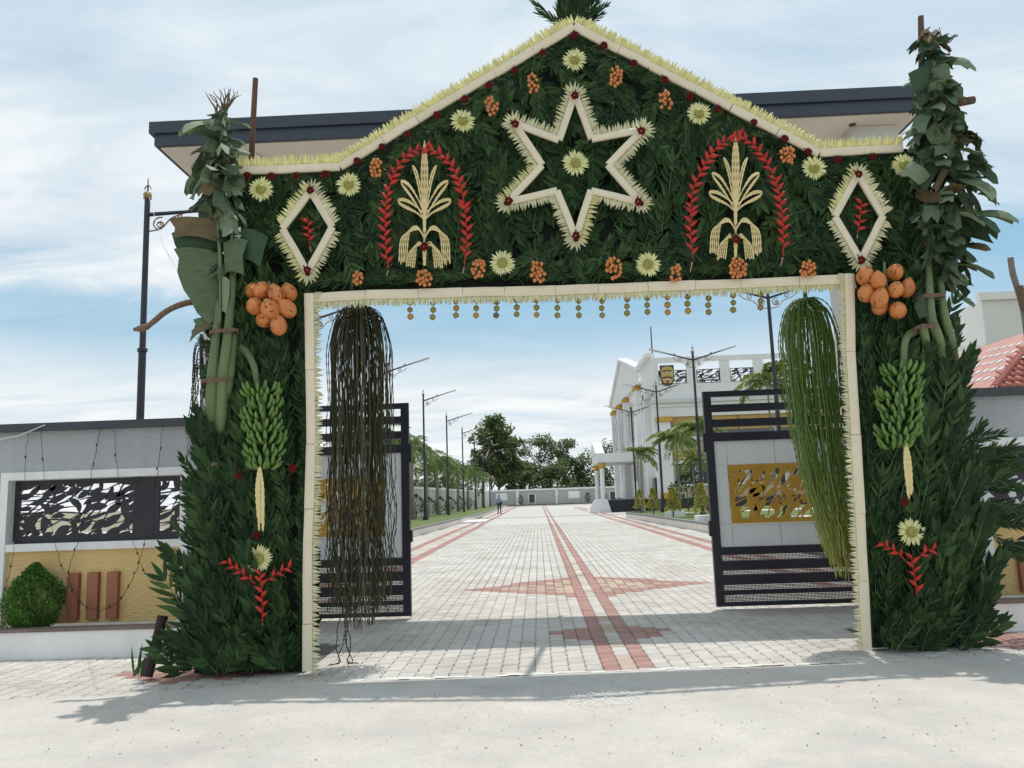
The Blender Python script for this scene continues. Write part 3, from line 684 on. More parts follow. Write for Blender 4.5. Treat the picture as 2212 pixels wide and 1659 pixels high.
arch.matrix_basis = Matrix.Translation((0.4, 7.64, 0)) @ ARCHROT; WM[arch.name] = arch.matrix_basis.copy()
gable = [(512, 368), (745, 362), (1240, 62), (1770, 328), (1952, 318), (2010, 330), (2040, 600), (1845, 600), (665, 634), (500, 640)]
pilL = [(655, 630), (655, 1452), (430, 1462), (425, 1300), (445, 1100), (470, 930), (490, 800), (515, 640)]
pilR = [(1852, 598), (1890, 1405), (2110, 1400), (2090, 1150), (2060, 900), (2020, 740), (2010, 600)]
def inside(p, poly):
    x, y = p; c = False; j = len(poly)-1
    for i in range(len(poly)):
        if (poly[i][1] > y) != (poly[j][1] > y) and x < (poly[j][0]-poly[i][0])*(y-poly[i][1])/(poly[j][1]-poly[i][1])+poly[i][0]: c = not c
        j = i
    return c
# backing panels (real thickness), inset from the leafy outline
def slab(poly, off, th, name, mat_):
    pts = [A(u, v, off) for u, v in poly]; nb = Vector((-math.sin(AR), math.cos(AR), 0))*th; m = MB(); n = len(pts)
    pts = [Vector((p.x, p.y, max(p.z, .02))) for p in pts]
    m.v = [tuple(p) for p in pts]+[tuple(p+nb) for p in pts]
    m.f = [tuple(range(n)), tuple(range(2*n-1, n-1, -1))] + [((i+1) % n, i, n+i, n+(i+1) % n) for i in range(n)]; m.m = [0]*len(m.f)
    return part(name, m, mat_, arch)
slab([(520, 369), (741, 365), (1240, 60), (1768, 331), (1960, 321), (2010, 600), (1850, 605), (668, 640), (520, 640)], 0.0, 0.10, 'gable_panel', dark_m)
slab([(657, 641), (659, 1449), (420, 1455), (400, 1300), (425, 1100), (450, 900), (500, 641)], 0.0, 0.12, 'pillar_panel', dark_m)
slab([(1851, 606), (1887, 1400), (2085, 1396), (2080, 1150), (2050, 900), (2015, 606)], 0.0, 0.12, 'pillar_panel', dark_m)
FL = []      # (priority, world matrix, mesh index set)
def fr_at(u, v, roll, off, s=1.0, tip=0.12, kind=0):
    p = A(u, v, off)
    return (Matrix.Translation(p) @ ARCHROT @ Matrix.Rotation(roll, 4, 'Y') @ Matrix.Rotation(tip, 4, 'X') @ Matrix.Diagonal((s, s, s, 1)))
tops = []; fills = []
# gable: staggered rows of hanging and rising fronds
pxm = 226.0                              # measured units per metre at the arch
for layer, (du, dv, off) in enumerate(((38, 44, 0.03), (58, 66, 0.07))):
    y = 40; row = 0
    while y < 660:
        x = 470 + (row % 2)*du/2
        while x < 2060:
            u, v = x+U(-16, 16), y+U(-14, 14)
            if inside((u, v), gable):
                up = (math.sin(u*0.013+1.0)+math.sin(v*0.02+u*.004) > -0.15)
                roll = U(-.75, .75) + (0 if up else PI*0.82*random.choice((-1, 1)))
                s = U(.6, .85)
                # keep frond tips inside the outline
                tu, tv = u+math.sin(roll)*s*.62*pxm, v-math.cos(roll)*s*.62*pxm
                if not inside((tu, tv), gable):
                    roll = roll+PI; tu, tv = u+math.sin(roll)*s*.62*pxm, v-math.cos(roll)*s*.62*pxm
                    if not inside((tu, tv), gable): roll = (-1 if u > 1240 else 1)*PI/2+U(-.3, .3); s *= .75
                    tu, tv = u+math.sin(roll)*s*.62*pxm, v-math.cos(roll)*s*.62*pxm
                    if not inside((tu, tv), gable): s *= .5
                    if v > 540: roll = U(-.9, .9)+0; s = .55
                (tops if layer else fills).append((fr_at(u, v, roll, off+U(0, .03), s, U(.0, .12)), random.randrange(7), 0))
            x += du
        y += dv; row += 1
# pillars: chevrons of rising fronds
def pillar(poly, side):
    for layer, (du, dv, off) in enumerate(((40, 42, 0.03), (62, 66, 0.08))):
        x = min(p[0] for p in poly); col = 0
        while x < max(p[0] for p in poly):
            y = 600+U(0, 40)
            while y < 1470:
                lean = (y-1000)*(-0.05)
                u, v = x+U(-9, 9), y+U(-8, 8)
                if inside((u, v), poly):
                    out = (u - (655 if side < 0 else 1888))*side
                    frac = max(0, out/200.0)
                    roll = side*(0.06+0.4*frac**1.5)*U(.4, 1.5)+U(-.14, .14)
                    if out < 55 and side < 0 or out < 45 and side > 0: roll = side*U(.05, .4)
                    s = U(.7, .98)*(0.75 if out < 45 else 1)
                    if v < 720: s *= .7
                    (tops if layer else fills).append((fr_at(u, v, roll, off+U(0, .05)+0.10*frac, s, U(.05, .25)), random.randrange(7), 0))
                y += dv
            x += du; col += 1
pillar(pilL, -1); pillar(pilR, 1)
for line, sd in (([(690, 650), (690, 1440)], -1), ([(1838, 620), (1858, 1000), (1880, 1395)], 1)):
    for (u0, v0), (u1, v1) in zip(line[:-1], line[1:]):
        n_ = int((v1-v0)/11)
        for k in range(n_):
            f_ = (k+R_())/n_; tops.append((fr_at(u0+(u1-u0)*f_-(sd*-1)*0+sd*U(8, 34)*1, v0+(v1-v0)*f_, sd*U(-.05, .25), U(.03, .1), U(.4, .5), U(0, .2)), random.randrange(7), 0))
# shaggy outer edges: slender fronds leaning outwards, in depth too
edgeL = [(520, 660), (500, 760), (492, 850), (484, 930), (478, 1010), (470, 1090), (462, 1170), (450, 1250), (442, 1330), (440, 1400), (440, 1455)]
edgeR = [(2010, 640), (2012, 720), (2020, 800), (2028, 880), (2040, 960), (2055, 1040), (2066, 1110), (2075, 1190), (2078, 1270), (2082, 1340), (2085, 1395)]
shag = []
for edge, side in ((edgeL, -1), (edgeR, 1)):
    for (u0, v0), (u1, v1) in zip(edge[:-1], edge[1:]):
        for k in range(15):
            f_ = R_(); u = u0+(u1-u0)*f_ - side*U(-4, 40); v = v0+(v1-v0)*f_
            big = 1.0 if v < 1000 else 1.15
            off = U(-.45, .16)
            m_ = fr_at(u, v, side*U(.05, .75), 0, U(.45, .72)*big, U(-.1, .35))
            m_ = Matrix.Translation(Vector((math.sin(AR)*off, -math.cos(AR)*off, 0))) @ m_
            shag.append((m_, random.randrange(4), 1))
# rows of fronds lying along the edges of the gable
for (u0, v0), (u1, v1), dv in (((520, 385), (745, 380), 0), ((745, 380), (1240, 84), 0), ((1240, 84), (1768, 348), 0), ((1768, 348), (1950, 338), 0), ((1840, 585), (1250, 600), 0), ((1250, 600), (670, 618), 0)):
    n_ = int(math.hypot(u1-u0, v1-v0)/15); ang_ = math.atan2(u1-u0, -(v1-v0))
    for k in range(n_):
        f_ = (k+R_())/n_; up_ = 1 if v0 < 500 else -1
        tops.append((fr_at(u0+(u1-u0)*f_, v0+(v1-v0)*f_+U(4, 22)*up_, ang_+(PI if R_() < .5 else 0)+U(-.2, .2), U(.03, .1), U(.4, .55), U(0, .1)), random.randrange(7), 0))
# skirt at the feet
for a_, b_ in ((400, 632), (1912, 2110)):
    for k in range(40):
        u = U(a_, b_); v = (1450 if a_ < 1000 else 1402)+U(-16, 8)
        shag.append((fr_at(u, v, U(-.6, .6)+(-.3 if a_ < 1000 else .3)*(abs(u-655) > 200), U(.08, .16), U(.5, .8), U(.15, .4)), random.randrange(7), 0))
# right-hand drooping bough beside the wall
for k in range(36):
    f_ = R_(); u = 2110+120*f_; v = 960+230*f_+U(-35, 35)
    m_ = fr_at(u, v, U(.5, 2.3), 0, U(.45, .8), U(-.3, .3)); off = U(-.5, -.1)
    shag.append((Matrix.Translation(Vector((math.sin(AR)*off, -math.cos(AR)*off, 0))) @ m_, random.randrange(4), 1))
random.shuffle(tops); 
allp = tops + shag
random.shuffle(allp)
parts_, rest = allp[:300], allp[300:]
for m_, k, kd in parts_:
    put('frond', (FRTm if kd else (FRm if R_() < .7 else FRd))[k], arch, m_)
fill = MB()
for m_, k, kd in fills+rest: fill.add((FRT if kd else FR)[k], m_)
put('frond_fill', fill.mesh('frond_fill', [leaf_m, stem_m]), arch, None, 'stuff')
print('fronds', len(tops), len(fills), len(shag), 'fill faces', len(fill.f))
# ---- pale strips and fringes
SM = {}
def strip_seg(a, b_, w, parent, y_in=0.0, name='trim_strip'):
    # a,b world points; a shallow rounded sheath between them
    d = b_-a; L_ = d.length; d = d.normalized(); nf = Vector((math.sin(AR), -math.cos(AR), 0)); s_ = d.cross(nf).normalized()
    m = MB(); prof = [(-1, -.012), (-.96, .012), (-.5, .020), (.5, .020), (.96, .012), (1, -.012)]
    st = 0
    for P_ in (a, a+d*(L_*.5)+s_*U(-.004, .004), b_):
        for q, h in prof: m.v.append(tuple(P_ + s_*q*w/2 + nf*h))
    n = len(prof)
    for r in range(2):
        for i in range(n-1): m.f.append((r*n+i, r*n+i+1, (r+1)*n+i+1, (r+1)*n+i))
    m.f += [tuple(range(n))[::-1], tuple(range(2*n, 3*n))]; 
    for r in range(2): m.f.append((r*n+n-1, r*n, (r+1)*n, (r+1)*n+n-1))
    m.m = [0]*len(m.f)
    return part(name, m, strip_m, parent)
def tooth_mesh(seed, mt):
    rs = random.Random(seed); m = MB(); L_ = 1.0; w = rs.uniform(.25, .34); c = rs.uniform(-.12, .12)
    # folded pointed leaf: base box-like fold, then blade
    z = [0, .3, .62, 1.0]; ww = [w*.42, w*.5, w*.36, 0.02]; yy = [0, -.16, -.2, rs.uniform(-.3, -.02)]
    for k in range(4):
        x = c*z[k]**2
        m.v += [(x-ww[k], yy[k]+.05, z[k]), (x, yy[k]-.06, z[k]), (x+ww[k], yy[k]+.05, z[k])]
    for k in range(3):
        q = 3*k; m.f += [(q, q+1, q+4, q+3), (q+1, q+2, q+5, q+4)]
    m.m = [0]*len(m.f); return m
TT = [tooth_mesh(i, None) for i in range(5)]
TY = [t_.mesh('fringe_leaf', fringe_m) for t_ in TT]; TW = [t_.mesh('fringe_leaf', fringe_w) for t_ in TT]
def fringe(path, out, L_, pitch, parent, meshes, counter, limit, fillmb, jit=.16, off=0.005):
    # path: world points along the strip's outer edge; out(d) gives outward direction
    nf = Vector((math.sin(AR), -math.cos(AR), 0))
    for a, b_ in zip(path[:-1], path[1:]):
        d = b_-a; n = max(1, int(d.length/pitch)); dn = d.normalized(); o_ = dn.cross(nf).normalized()*-out
        for i in range(n):
            p = a + d*((i+.5+U(-.2, .2))/n) + nf*(off+U(-.006, .006))
            z = (o_ + dn*U(-jit, jit) + nf*U(-.1, .18)).normalized(); x = nf.cross(z)*-1; x = z.cross(nf)*-1
            x = (nf*-1).cross(z).normalized()*1.0; y = z.cross(x)
            s = L_*U(.82, 1.15)
            mm = Matrix((x, y, z)).transposed().to_4x4() @ Matrix.Diagonal((s, s, s, 1)); mm.translation = p
            if y.dot(nf) > 0: mm = mm @ Matrix.Rotation(PI, 4, 'Z')
            k = random.randrange(5)
            if counter[0] < limit: put('fringe_leaf', meshes[k], parent, mm); counter[0] += 1
            else: fillmb.add(TT[k], mm)
def run_strips(pts, w, seg, parent, off):
    for (a, b_) in zip(pts[:-1], pts[1:]):
        pa, pb = A(*a, off), A(*b_, off); n = max(1, round((pb-pa).length/seg)); cuts = [0]+sorted((k+U(-.15, .15))/n for k in range(1, n))+[1]
        for c0, c1 in zip(cuts[:-1], cuts[1:]):
            q0 = pa.lerp(pb, c0)+Vector((0, U(-.004, .004), U(-.003, .003))); q1 = pa.lerp(pb, c1-0.004)+Vector((0, U(-.004, .004), U(-.003, .003)))
            strip_seg(q0, q1, w*U(.95, 1.05), parent)
OFF = 0.20
topline = [(513, 367), (600, 367), (735, 360), (985, 208), (1240, 57), (1505, 193), (1770, 331), (1950, 320)]
botline = [(668, 645), (790, 637), (1000, 632), (1200, 628), (1400, 620), (1600, 613), (1846, 602)]
lefline = [(667, 634), (670, 800), (672, 960), (668, 1100), (664, 1240), (664, 1450)]
rigline = [(1834, 592), (1837, 760), (1848, 940), (1858, 1110), (1872, 1405)]
run_strips(topline, .085, .5, arch, OFF); run_strips(botline, .095, .5, arch, OFF); run_strips(lefline, .088, .55, arch, OFF+.012); run_strips(rigline, .095, .55, arch, OFF+.012)
cnt = [0]; fm_ = MB(); fw_ = MB()
def shift(pts, du, dv): return [A(u+du, v+dv, OFF) for u, v in pts]
fringe([A(u, v-7, OFF-.01) for u, v in topline], 1, .10, .020, arch, TY, cnt, 130, fm_)
fringe([A(u, v-7, OFF-.03) for u, v in topline], 1, .088, .024, arch, TY, cnt, 130, fm_)
cnt = [0]
fringe([A(u, v+8, OFF-.01) for u, v in botline], -1, .085, .021, arch, TW, cnt, 90, fw_)
fringe([A(u, v+8, OFF-.03) for u, v in botline], -1, .085, .026, arch, TW, cnt, 90, fw_)
fringe([A(u+8, v, OFF) for u, v in lefline], 1, .088, .024, arch, TW, cnt, 130, fw_)
fringe([A(u-8, v, OFF) for u, v in rigline], -1, .088, .024, arch, TW, cnt, 170, fw_)
put('fringe_leaf_rest', fm_.mesh('fringe_leaf_rest', fringe_m), arch, None, 'stuff'); put('fringe_leaf_rest', fw_.mesh('fringe_leaf_rest', fringe_w), arch, None, 'stuff')
# ---- dark red blossoms
bl = MB()
for k in range(16):
    a = 2.4*k; r = .011+.02*math.sqrt(k/16); bl.ball((r*math.cos(a), -.012-.012*(1-k/16), r*math.sin(a)), .014, 5, 3)
bl.mi = 1
for k in range(3):
    a = U(.9, 2.2); leaflet(bl, Vector((0, 0, .02)), Vector((math.cos(a), -.1, math.sin(a))), Vector((0, -1, 0)), .055, .012, .1, 0, 2)
BLm = bl.mesh('blossom', [blos_m, M('blossom_sepal', (0.07, 0.02, 0.02), (0.05, .03, .02), .6)])
def blossom(u, v, parent, off=.25, s=1.0):
    return put('blossom', BLm, parent, Matrix.Translation(A(u, v, off)) @ ARCHROT @ Matrix.Rotation(U(-.6, .6), 4, 'Y') @ Matrix.Diagonal((s, s, s, 1)))
for u, v in [(535, 380), (587, 382), (640, 380), (703, 378), (772, 349), (826, 318), (880, 291), (944, 250), (1004, 216), (1056, 186), (1112, 152), (1172, 115), (1241, 78), (1304, 100), (1369, 138), (1435, 174), (1490, 211), (1551, 237), (1628, 265), (1694, 301), (1745, 329), (1808, 346), (1885, 339), (556, 1155), (517, 1027), (633, 1012), (1953, 1085)]:
    blossom(u, v, arch, .21 if v < 400 else .26, U(.85, 1.1))
# ================================================================== ORNAMENTS ON THE ARCH
def outline_ornament(name, label, cat, verts, tips, origin, w=.068, fl=.09):
    o = thing(name, label, cat, A(*origin, .27)); n = len(verts); cnt = [0]; fw = MB(); off = .24
    cx_ = sum(v[0] for v in verts)/n; cy_ = sum(v[1] for v in verts)/n
    P3 = [A(u, v, off) for u, v in verts]
    area = sum(verts[i][0]*verts[(i+1) % n][1]-verts[(i+1) % n][0]*verts[i][1] for i in range(n))
    nf = Vector((math.sin(AR), -math.cos(AR), 0))
    for i in range(n):
        a, b_ = P3[i], P3[(i+1) % n]; d = (b_-a).normalized()
        strip_seg(a+nf*(.004 if i % 2 else 0), b_-d*.004+nf*(.004 if i % 2 else 0), w, o, name='trim_strip')
        sg = 1 if area > 0 else -1
        o_ = d.cross(nf).normalized()*-sg
        L_ = (b_-a).length; 
        tipA = i in tips; tipB = (i+1) % n in tips
        fringe([a+o_*w*.42-d*(.03 if tipA else -.02), b_+o_*w*.42+d*(.03 if tipB else -.02)], sg, fl, .022, o, TW if R_() < .8 else TY, cnt, 300, fw, .2, -.006)
    for i in tips:
        # fan of leaves round the tip
        c = P3[i]; prev, nxt = P3[i-1], P3[(i+1) % n]; dv = (c-(prev+nxt)/2).normalized()
        for k in range(7):
            an = -1.1+2.2*k/6; z = (dv*math.cos(an)+dv.cross(nf)*math.sin(an)).normalized(); x = (-nf).cross(z).normalized(); y = z.cross(x); s = fl*U(.9, 1.2)
            mm = Matrix((x, y, z)).transposed().to_4x4() @ Matrix.Diagonal((s, s, s, 1)); mm.translation = c+z*.035-nf*.012
            if y.dot(nf) > 0: mm = mm @ Matrix.Rotation(PI, 4, 'Z')
            put('fringe_leaf', random.choice(TW), o, mm)
    return o
star_v = [(1241.5, 204), (1278, 301), (1388, 281), (1313, 357), (1383, 438), (1276, 412), (1244, 514), (1203, 412), (1096, 437), (1171, 357), (1110, 266), (1208, 303)]
star = outline_ornament('star_ornament', 'large six pointed star outlined in cream strips at the middle of the arch', 'star', star_v, (0, 2, 4, 6, 8, 10), (1243, 358), fl=.092)
for u, v in [(1241.5, 208), (1384.7, 284), (1378.6, 437), (1244, 510), (1099, 435), (1112.8, 269)]: blossom(u, v, star, .30, 1.05)
dl = outline_ornament('diamond_ornament', 'cream fringed diamond outline on the left of the arch beside the ragged banana leaf', 'diamond', [(671, 413), (718, 491), (664, 588), (610, 494)], (0, 2), (665, 495))
for u, v in ((671, 412), (664.5, 584)): blossom(u, v, dl, .30)
dr = outline_ornament('diamond_ornament', 'cream fringed diamond outline on the right of the arch above the orange coconuts', 'diamond', [(1853, 377), (1907, 467), (1859, 563), (1803, 468)], (0, 2), (1853, 470))
for u, v in ((1853.5, 377), (1860, 562)): blossom(u, v, dr, .30)
# rosettes
pet = []
for k in range(4):
    m = MB(); leaflet(m, Vector((0, 0, 0)), Vector((U(-.1, .1), -.12, 1)), Vector((0, -1, .1)), 1.0, .26, U(.5, .9), U(-.1, .15), 3); pet.append(m.mesh('petal', petal_m))
def rosette(u, v, label, r=.128):
    o = thing('rosette', label, 'rosette', A(u, v, .26), 'pale petal rosettes with green fruit centres', AR)
    Mo = WM[o.name]; n = 34
    part_ = MB()
    mt = Mo @ Matrix.Identity(4)
    d = MB(); d.ball((0, -.028, 0), .050, 12, 7, (1, .6, 1)); 
    put('centre_fruit', d.mesh('centre_fruit', disc_m, True), o, Mo @ Matrix.Rotation(U(0, 6), 4, 'Y'))
    nb = MB(); nb.ball((0, -.056, 0), .008, 5, 3); put('fruit_stub', nb.mesh('fruit_stub', stem_m), o, Mo)
    for k in range(n):
        a = 2*PI*k/n+U(-.05, .05); s = r*U(.86, 1.08)*(.78)
        put('petal', random.choice(pet), o, Mo @ Matrix.Rotation(a, 4, 'Y') @ Matrix.Translation((0, -.004*(k % 3), .03)) @ Matrix.Diagonal((s, s, s, 1)))
    return o
for a_ in [(1241, 131, 'pale petal rosette at the peak of the arch, above the star'),
           (1243, 354, 'pale petal rosette at the centre of the big star', .142),
           (1000, 262, 'pale petal rosette under the left roof slope, between the star and the left red loop'),
           (1509, 247, 'pale petal rosette under the right roof slope, between the star and the right red loop'),
           (565, 410, 'pale petal rosette left of the left diamond, under the straight fringe'),
           (754, 400, 'pale petal rosette between the left diamond and the left red loop'),
           (1757, 365, 'pale petal rosette between the right red loop and the right diamond'),
           (1951, 358, 'pale petal rosette right of the right diamond, half behind banana leaves'),
           (1085, 569, 'pale petal rosette near the lintel at the lower left of the star'),
           (1399, 572, 'pale petal rosette near the lintel at the lower right of the star'),
           (560, 1207, 'pale petal rosette low on the left pillar above the red spray'),
           (1967, 1149, 'pale petal rosette low on the right pillar above the red spray', .136)]:
    rosette(*a_)
# berry clusters
bm = MB(); bm.ball((0, 0, 0), .0190, 8, 5, (1, 1, 1.1)); bm.mi = 1; bm.ball((0, -.018, -.002), .005, 5, 3)
BM = bm.mesh('areca_nut', [berry_m, bleaf_b], True)
def cluster(u, v, n, w, h, label, seed):
    o = thing('nut_cluster', label, 'nut cluster', A(u, v-h/2, .25), 'small orange areca nut clusters'); rs = random.Random(seed)
    top = A(u, v-h/2, .27); m = MB(); m.tube([top+Vector((rs.uniform(-.02, .02), 0, .04)), top, top-Vector((0, 0, h/226*.7))], .003, 4); part('stalk', m, stem_m, o)
    pts = []; tries = 0
    while len(pts) < n and tries < 900:
        tries += 1; q = (rs.uniform(-w/2, w/2), rs.uniform(-h/2, h/2))
        if (q[0]/(w*.55))**2+(q[1]/(h*.55))**2 > 1: continue
        if all(math.hypot(q[0]-p[0], q[1]-p[1]) > 6.6 for p in pts): pts.append(q)
    for q in pts:
        put('areca_nut', BM, o, Matrix.Translation(A(u+q[0], v+q[1], .265+rs.uniform(0, .03))) @ euler(rs.uniform(-.5, .5), rs.uniform(-.5, .5), rs.uniform(-.5, .5)))
for i, a_ in enumerate([(1151, 180, 12, 24, 40, 'orange nut cluster under the left slope nearest the peak rosette'),
          (1330, 165, 16, 26, 44, 'orange nut cluster under the right slope nearest the peak rosette'),
          (1062, 229, 13, 26, 38, 'orange nut cluster between the left slope rosette and the star'),
          (1438, 217, 12, 28, 40, 'orange nut cluster between the star and the right slope rosette'),
          (812, 364, 14, 24, 42, 'orange nut cluster at the upper left of the left red loop'),
          (1701, 336, 16, 28, 34, 'orange nut cluster at the upper right of the right red loop'),
          (773, 600, 9, 18, 28, 'smallest orange nut cluster, above the lintel between the left diamond and red loop'),
          (916, 602, 15, 32, 32, 'orange nut cluster below the cream spray inside the left red loop'),
          (1033, 581, 16, 28, 40, 'orange nut cluster between the left red loop and the lower left rosette'),
          (1162, 586, 18, 32, 46, 'orange nut cluster right of the lower left rosette, above the lintel'),
          (1326, 580, 18, 30, 44, 'orange nut cluster left of the lower right rosette, above the lintel'),
          (1460, 590, 11, 26, 36, 'orange nut cluster between the lower right rosette and the right red loop'),
          (1594, 579, 22, 34, 42, 'orange nut cluster below the cream spray inside the right red loop'),
          (1746, 580, 16, 34, 34, 'orange nut cluster above the lintel near the right corner of the opening')]):
    cluster(*a_, 40+i)
# heliconia loops and sprays
def bract_mesh(seed):
    m = MB(); rs = random.Random(seed)
    st = 0; n = 5
    for k in range(n):
        u = k/(n-1); r = .021*math.sin(PI*min(u*.95+.12, 1))**.8; z = .088*u; x = .018*u*u; 
        for j in range(6):
            w = 2*PI*j/6; m.v.append((x+r*math.cos(w), -r*.7*math.sin(w)-.01*u, z))
    for i in range(n-1):
        for j in range(6): m.f.append((i*6+j, i*6+(j+1) % 6, (i+1)*6+(j+1) % 6, (i+1)*6+j))
    m.m = [0]*len(m.f); m.mi = 1
    m.tube([(.018, -.01, .085), (.03, -.012, .115)], [.004, .001], 4)
    return m.mesh('bract', [hel_m, M('bract_tip', (0.10, 0.11, 0.05), (0.2, .05, .03), .5)], True)
BRm = [bract_mesh(i) for i in range(2)]
def bracts(o, path, off, pitch=19.5, spread=.62, s=1.0):
    pts = [A(u, v, off) for u, v in path]; cm_ = catmull(pts, 8); tube = MB(); tube.tube(cm_, .007, 5); part('stalk', tube, hel_m, o, True)
    L_ = 0; acc = 0; k = 0; pit = pitch/226
    for a, b_ in zip(cm_[:-1], cm_[1:]):
        seg = (b_-a).length; acc += seg
        while acc > pit:
            acc -= pit; d = (b_-a).normalized(); nf = Vector((math.sin(AR), -math.cos(AR), 0)); sd = d.cross(nf).normalized()
            for sgn in (-1, 1):
                z = (d*math.cos(spread)+sd*sgn*math.sin(spread)+nf*.15).normalized(); x = -(sd*sgn); x = (x-z*x.dot(z)).normalized()*-1; y = z.cross(x)
                ss = s*U(.85, 1.12)
                mm = Matrix((x, y, z)).transposed().to_4x4() @ Matrix.Diagonal((ss, ss, ss, 1)); mm.translation = b_+nf*.012-d*(pit*.5 if sgn > 0 else 0)
                put('bract', random.choice(BRm), o, mm)
            k += 1
def hloop(label, L1, R1, tails, origin):
    o = thing('heliconia_loop', label, 'flower garland', A(*origin, .24), 'red heliconia loops')
    bracts(o, L1, .25); bracts(o, R1, .26)
    for a, b_ in tails: m = MB(); m.tube([A(*a, .25), A(*b_, .24)], [.008, .004], 5); part('stalk_end', m, M('stalk_pale', (.45, .2, .15), (.4, .3, .2), .6), o)
hloop('red heliconia loop on the left half of the arch around a cream spray', [(838, 580), (832, 500), (836, 430), (855, 370), (885, 332), (925, 318)], [(1003, 572), (1008, 500), (1000, 425), (982, 370), (953, 335), (918, 321)], [((838, 584), (835, 597)), ((1003, 576), (999, 592))], (920, 450))
hloop('red heliconia loop on the right half of the arch around a cream spray', [(1497, 560), (1492, 500), (1495, 420), (1520, 360), (1556, 312), (1598, 293)], [(1692, 552), (1690, 480), (1680, 410), (1658, 355), (1626, 312), (1590, 294)], [((1495, 566), (1491, 588)), ((1691, 556), (1686, 575))], (1590, 440))
for label, pth, tail, org in (('short red heliconia stem inside the left diamond', [(669, 530), (667, 500), (664, 468)], ((670, 532), (672, 545)), (667, 500)), ('short red heliconia stem inside the right diamond', [(1852, 505), (1857, 478), (1860, 440)], ((1852, 507), (1851, 522)), (1856, 475))):
    o = thing('red_heliconia', label, 'flower', A(*org, .2)); bracts(o, pth, .2, 17, .85, .85); m = MB(); m.tube([A(*tail[0], .2), A(*tail[1], .2)], [.007, .004], 5); part('stalk_end', m, MATS['stalk_pale'], o)
def vspray(label, L1, R1, D1, tail, org):
    o = thing('heliconia_spray', label, 'flower spray', A(*org, .27), 'Y shaped red heliconia sprays')
    bracts(o, L1, .28, 18, .6, .85); bracts(o, R1, .29, 18, .6, .85); bracts(o, D1, .30, 19, .6, .95)
    m = MB(); m.tube([A(*tail[0], .28), A(*tail[1], .27)], [.008, .004], 5); part('stalk_end', m, MATS['stalk_pale'], o)
vspray('red heliconia spray like a Y low on the left pillar beneath the rosette', [(552, 1262), (530, 1243), (492, 1214)], [(574, 1256), (596, 1240), (628, 1222)], [(567, 1345), (567, 1300), (563, 1240)], ((567, 1346), (566, 1368)), (563, 1270))
vspray('red heliconia spray like a Y low on the right pillar beneath the rosette', [(1955, 1210), (1935, 1192), (1898, 1170)], [(1982, 1208), (1998, 1192), (2024, 1182)], [(1981, 1290), (1976, 1250), (1968, 1200)], ((1981, 1292), (1980, 1308)), (1970, 1220))
# cream coconut-flower sprays (figure of a fountain with loops)
def spray(label, cx_, oy, org, flip):
    o = thing('coconut_flower_spray', label, 'flower spray', A(*org, .24), 'cream coconut flower sprays')
    def Q(x, y): return (cx_+x, oy+y)
    def strand(pts, off=.245, r=.0062):
        w = catmull([A(*Q(*p), off) for p in pts], 6); rr = [r*(1.35 if i % 2 else .75) for i in range(len(w))]
        m = MB(); m.tube(w, rr, 5); part('strand', m, spray_m, o)
    # stem and spike
    for dx in (-8, -4, 0, 4, 8):
        strand([(0+dx*.2, 40), (dx*.35, 0), (dx*.8, -60), (dx*.8, -105), (dx*.25, -158-abs(dx)*-1.5)], .25+U(0, .01))
    m = MB(); m.tube(catmull([A(*Q(*p), .235) for p in ((0, 110), (0, 60), (-1, 10), (0, -20))], 4), [.008+.0007*i for i in range(13)][::1], 6); part('stem', m, spray_m, o)
    # loops
    for sgn in (-1, 1):
        for (ex_, ey, w_) in ((22, -100, 6), (46, -66, 9), (52, -26, 9)):
            for q in range(3):
                k = 1-.28*q
                strand([(sgn*1, 12), (sgn*ex_*.35, ey*.35+4+w_*.3*k), (sgn*ex_*.75, ey*.78+w_*k), (sgn*(ex_+2), ey+w_*.5*k), (sgn*(ex_+3*k), ey-w_*.7*k), (sgn*ex_*.7, ey*.82-w_*k), (sgn*ex_*.3, ey*.45-w_*.2), (0, 0)], .243+.003*q)
        for (ey, xw, ly, ns) in ((38, 42, 112, 5), (72, 26, 118, 5)):
            for q in range(ns):
                xq = sgn*(xw+q*4.0-6); 
                strand([(0, ey+14), (sgn*(xw*.35), ey-10+q*1.5), (xq*.8, ey-6+q*3), (xq*1.0, ey+22), (xq*1.02+sgn*2, ly-6+U(-5, 5) if xw > 30 else ly-4+U(-5, 4))], .246+.004*q)
    for q in range(4): strand([(-6+4*q, 62), (-3+2*q, 82), (-1.2+.8*q, 112)], .25)
    b_ = blossom(cx_, oy+72, o, .28, 1.1)
    return o
spray('cream coconut flower spray shaped like a fountain in the left red loop', 917, 460+2, (917, 470), 1)
spray('cream coconut flower spray shaped like a fountain in the right red loop', 1589, 445, (1589, 450), 1)
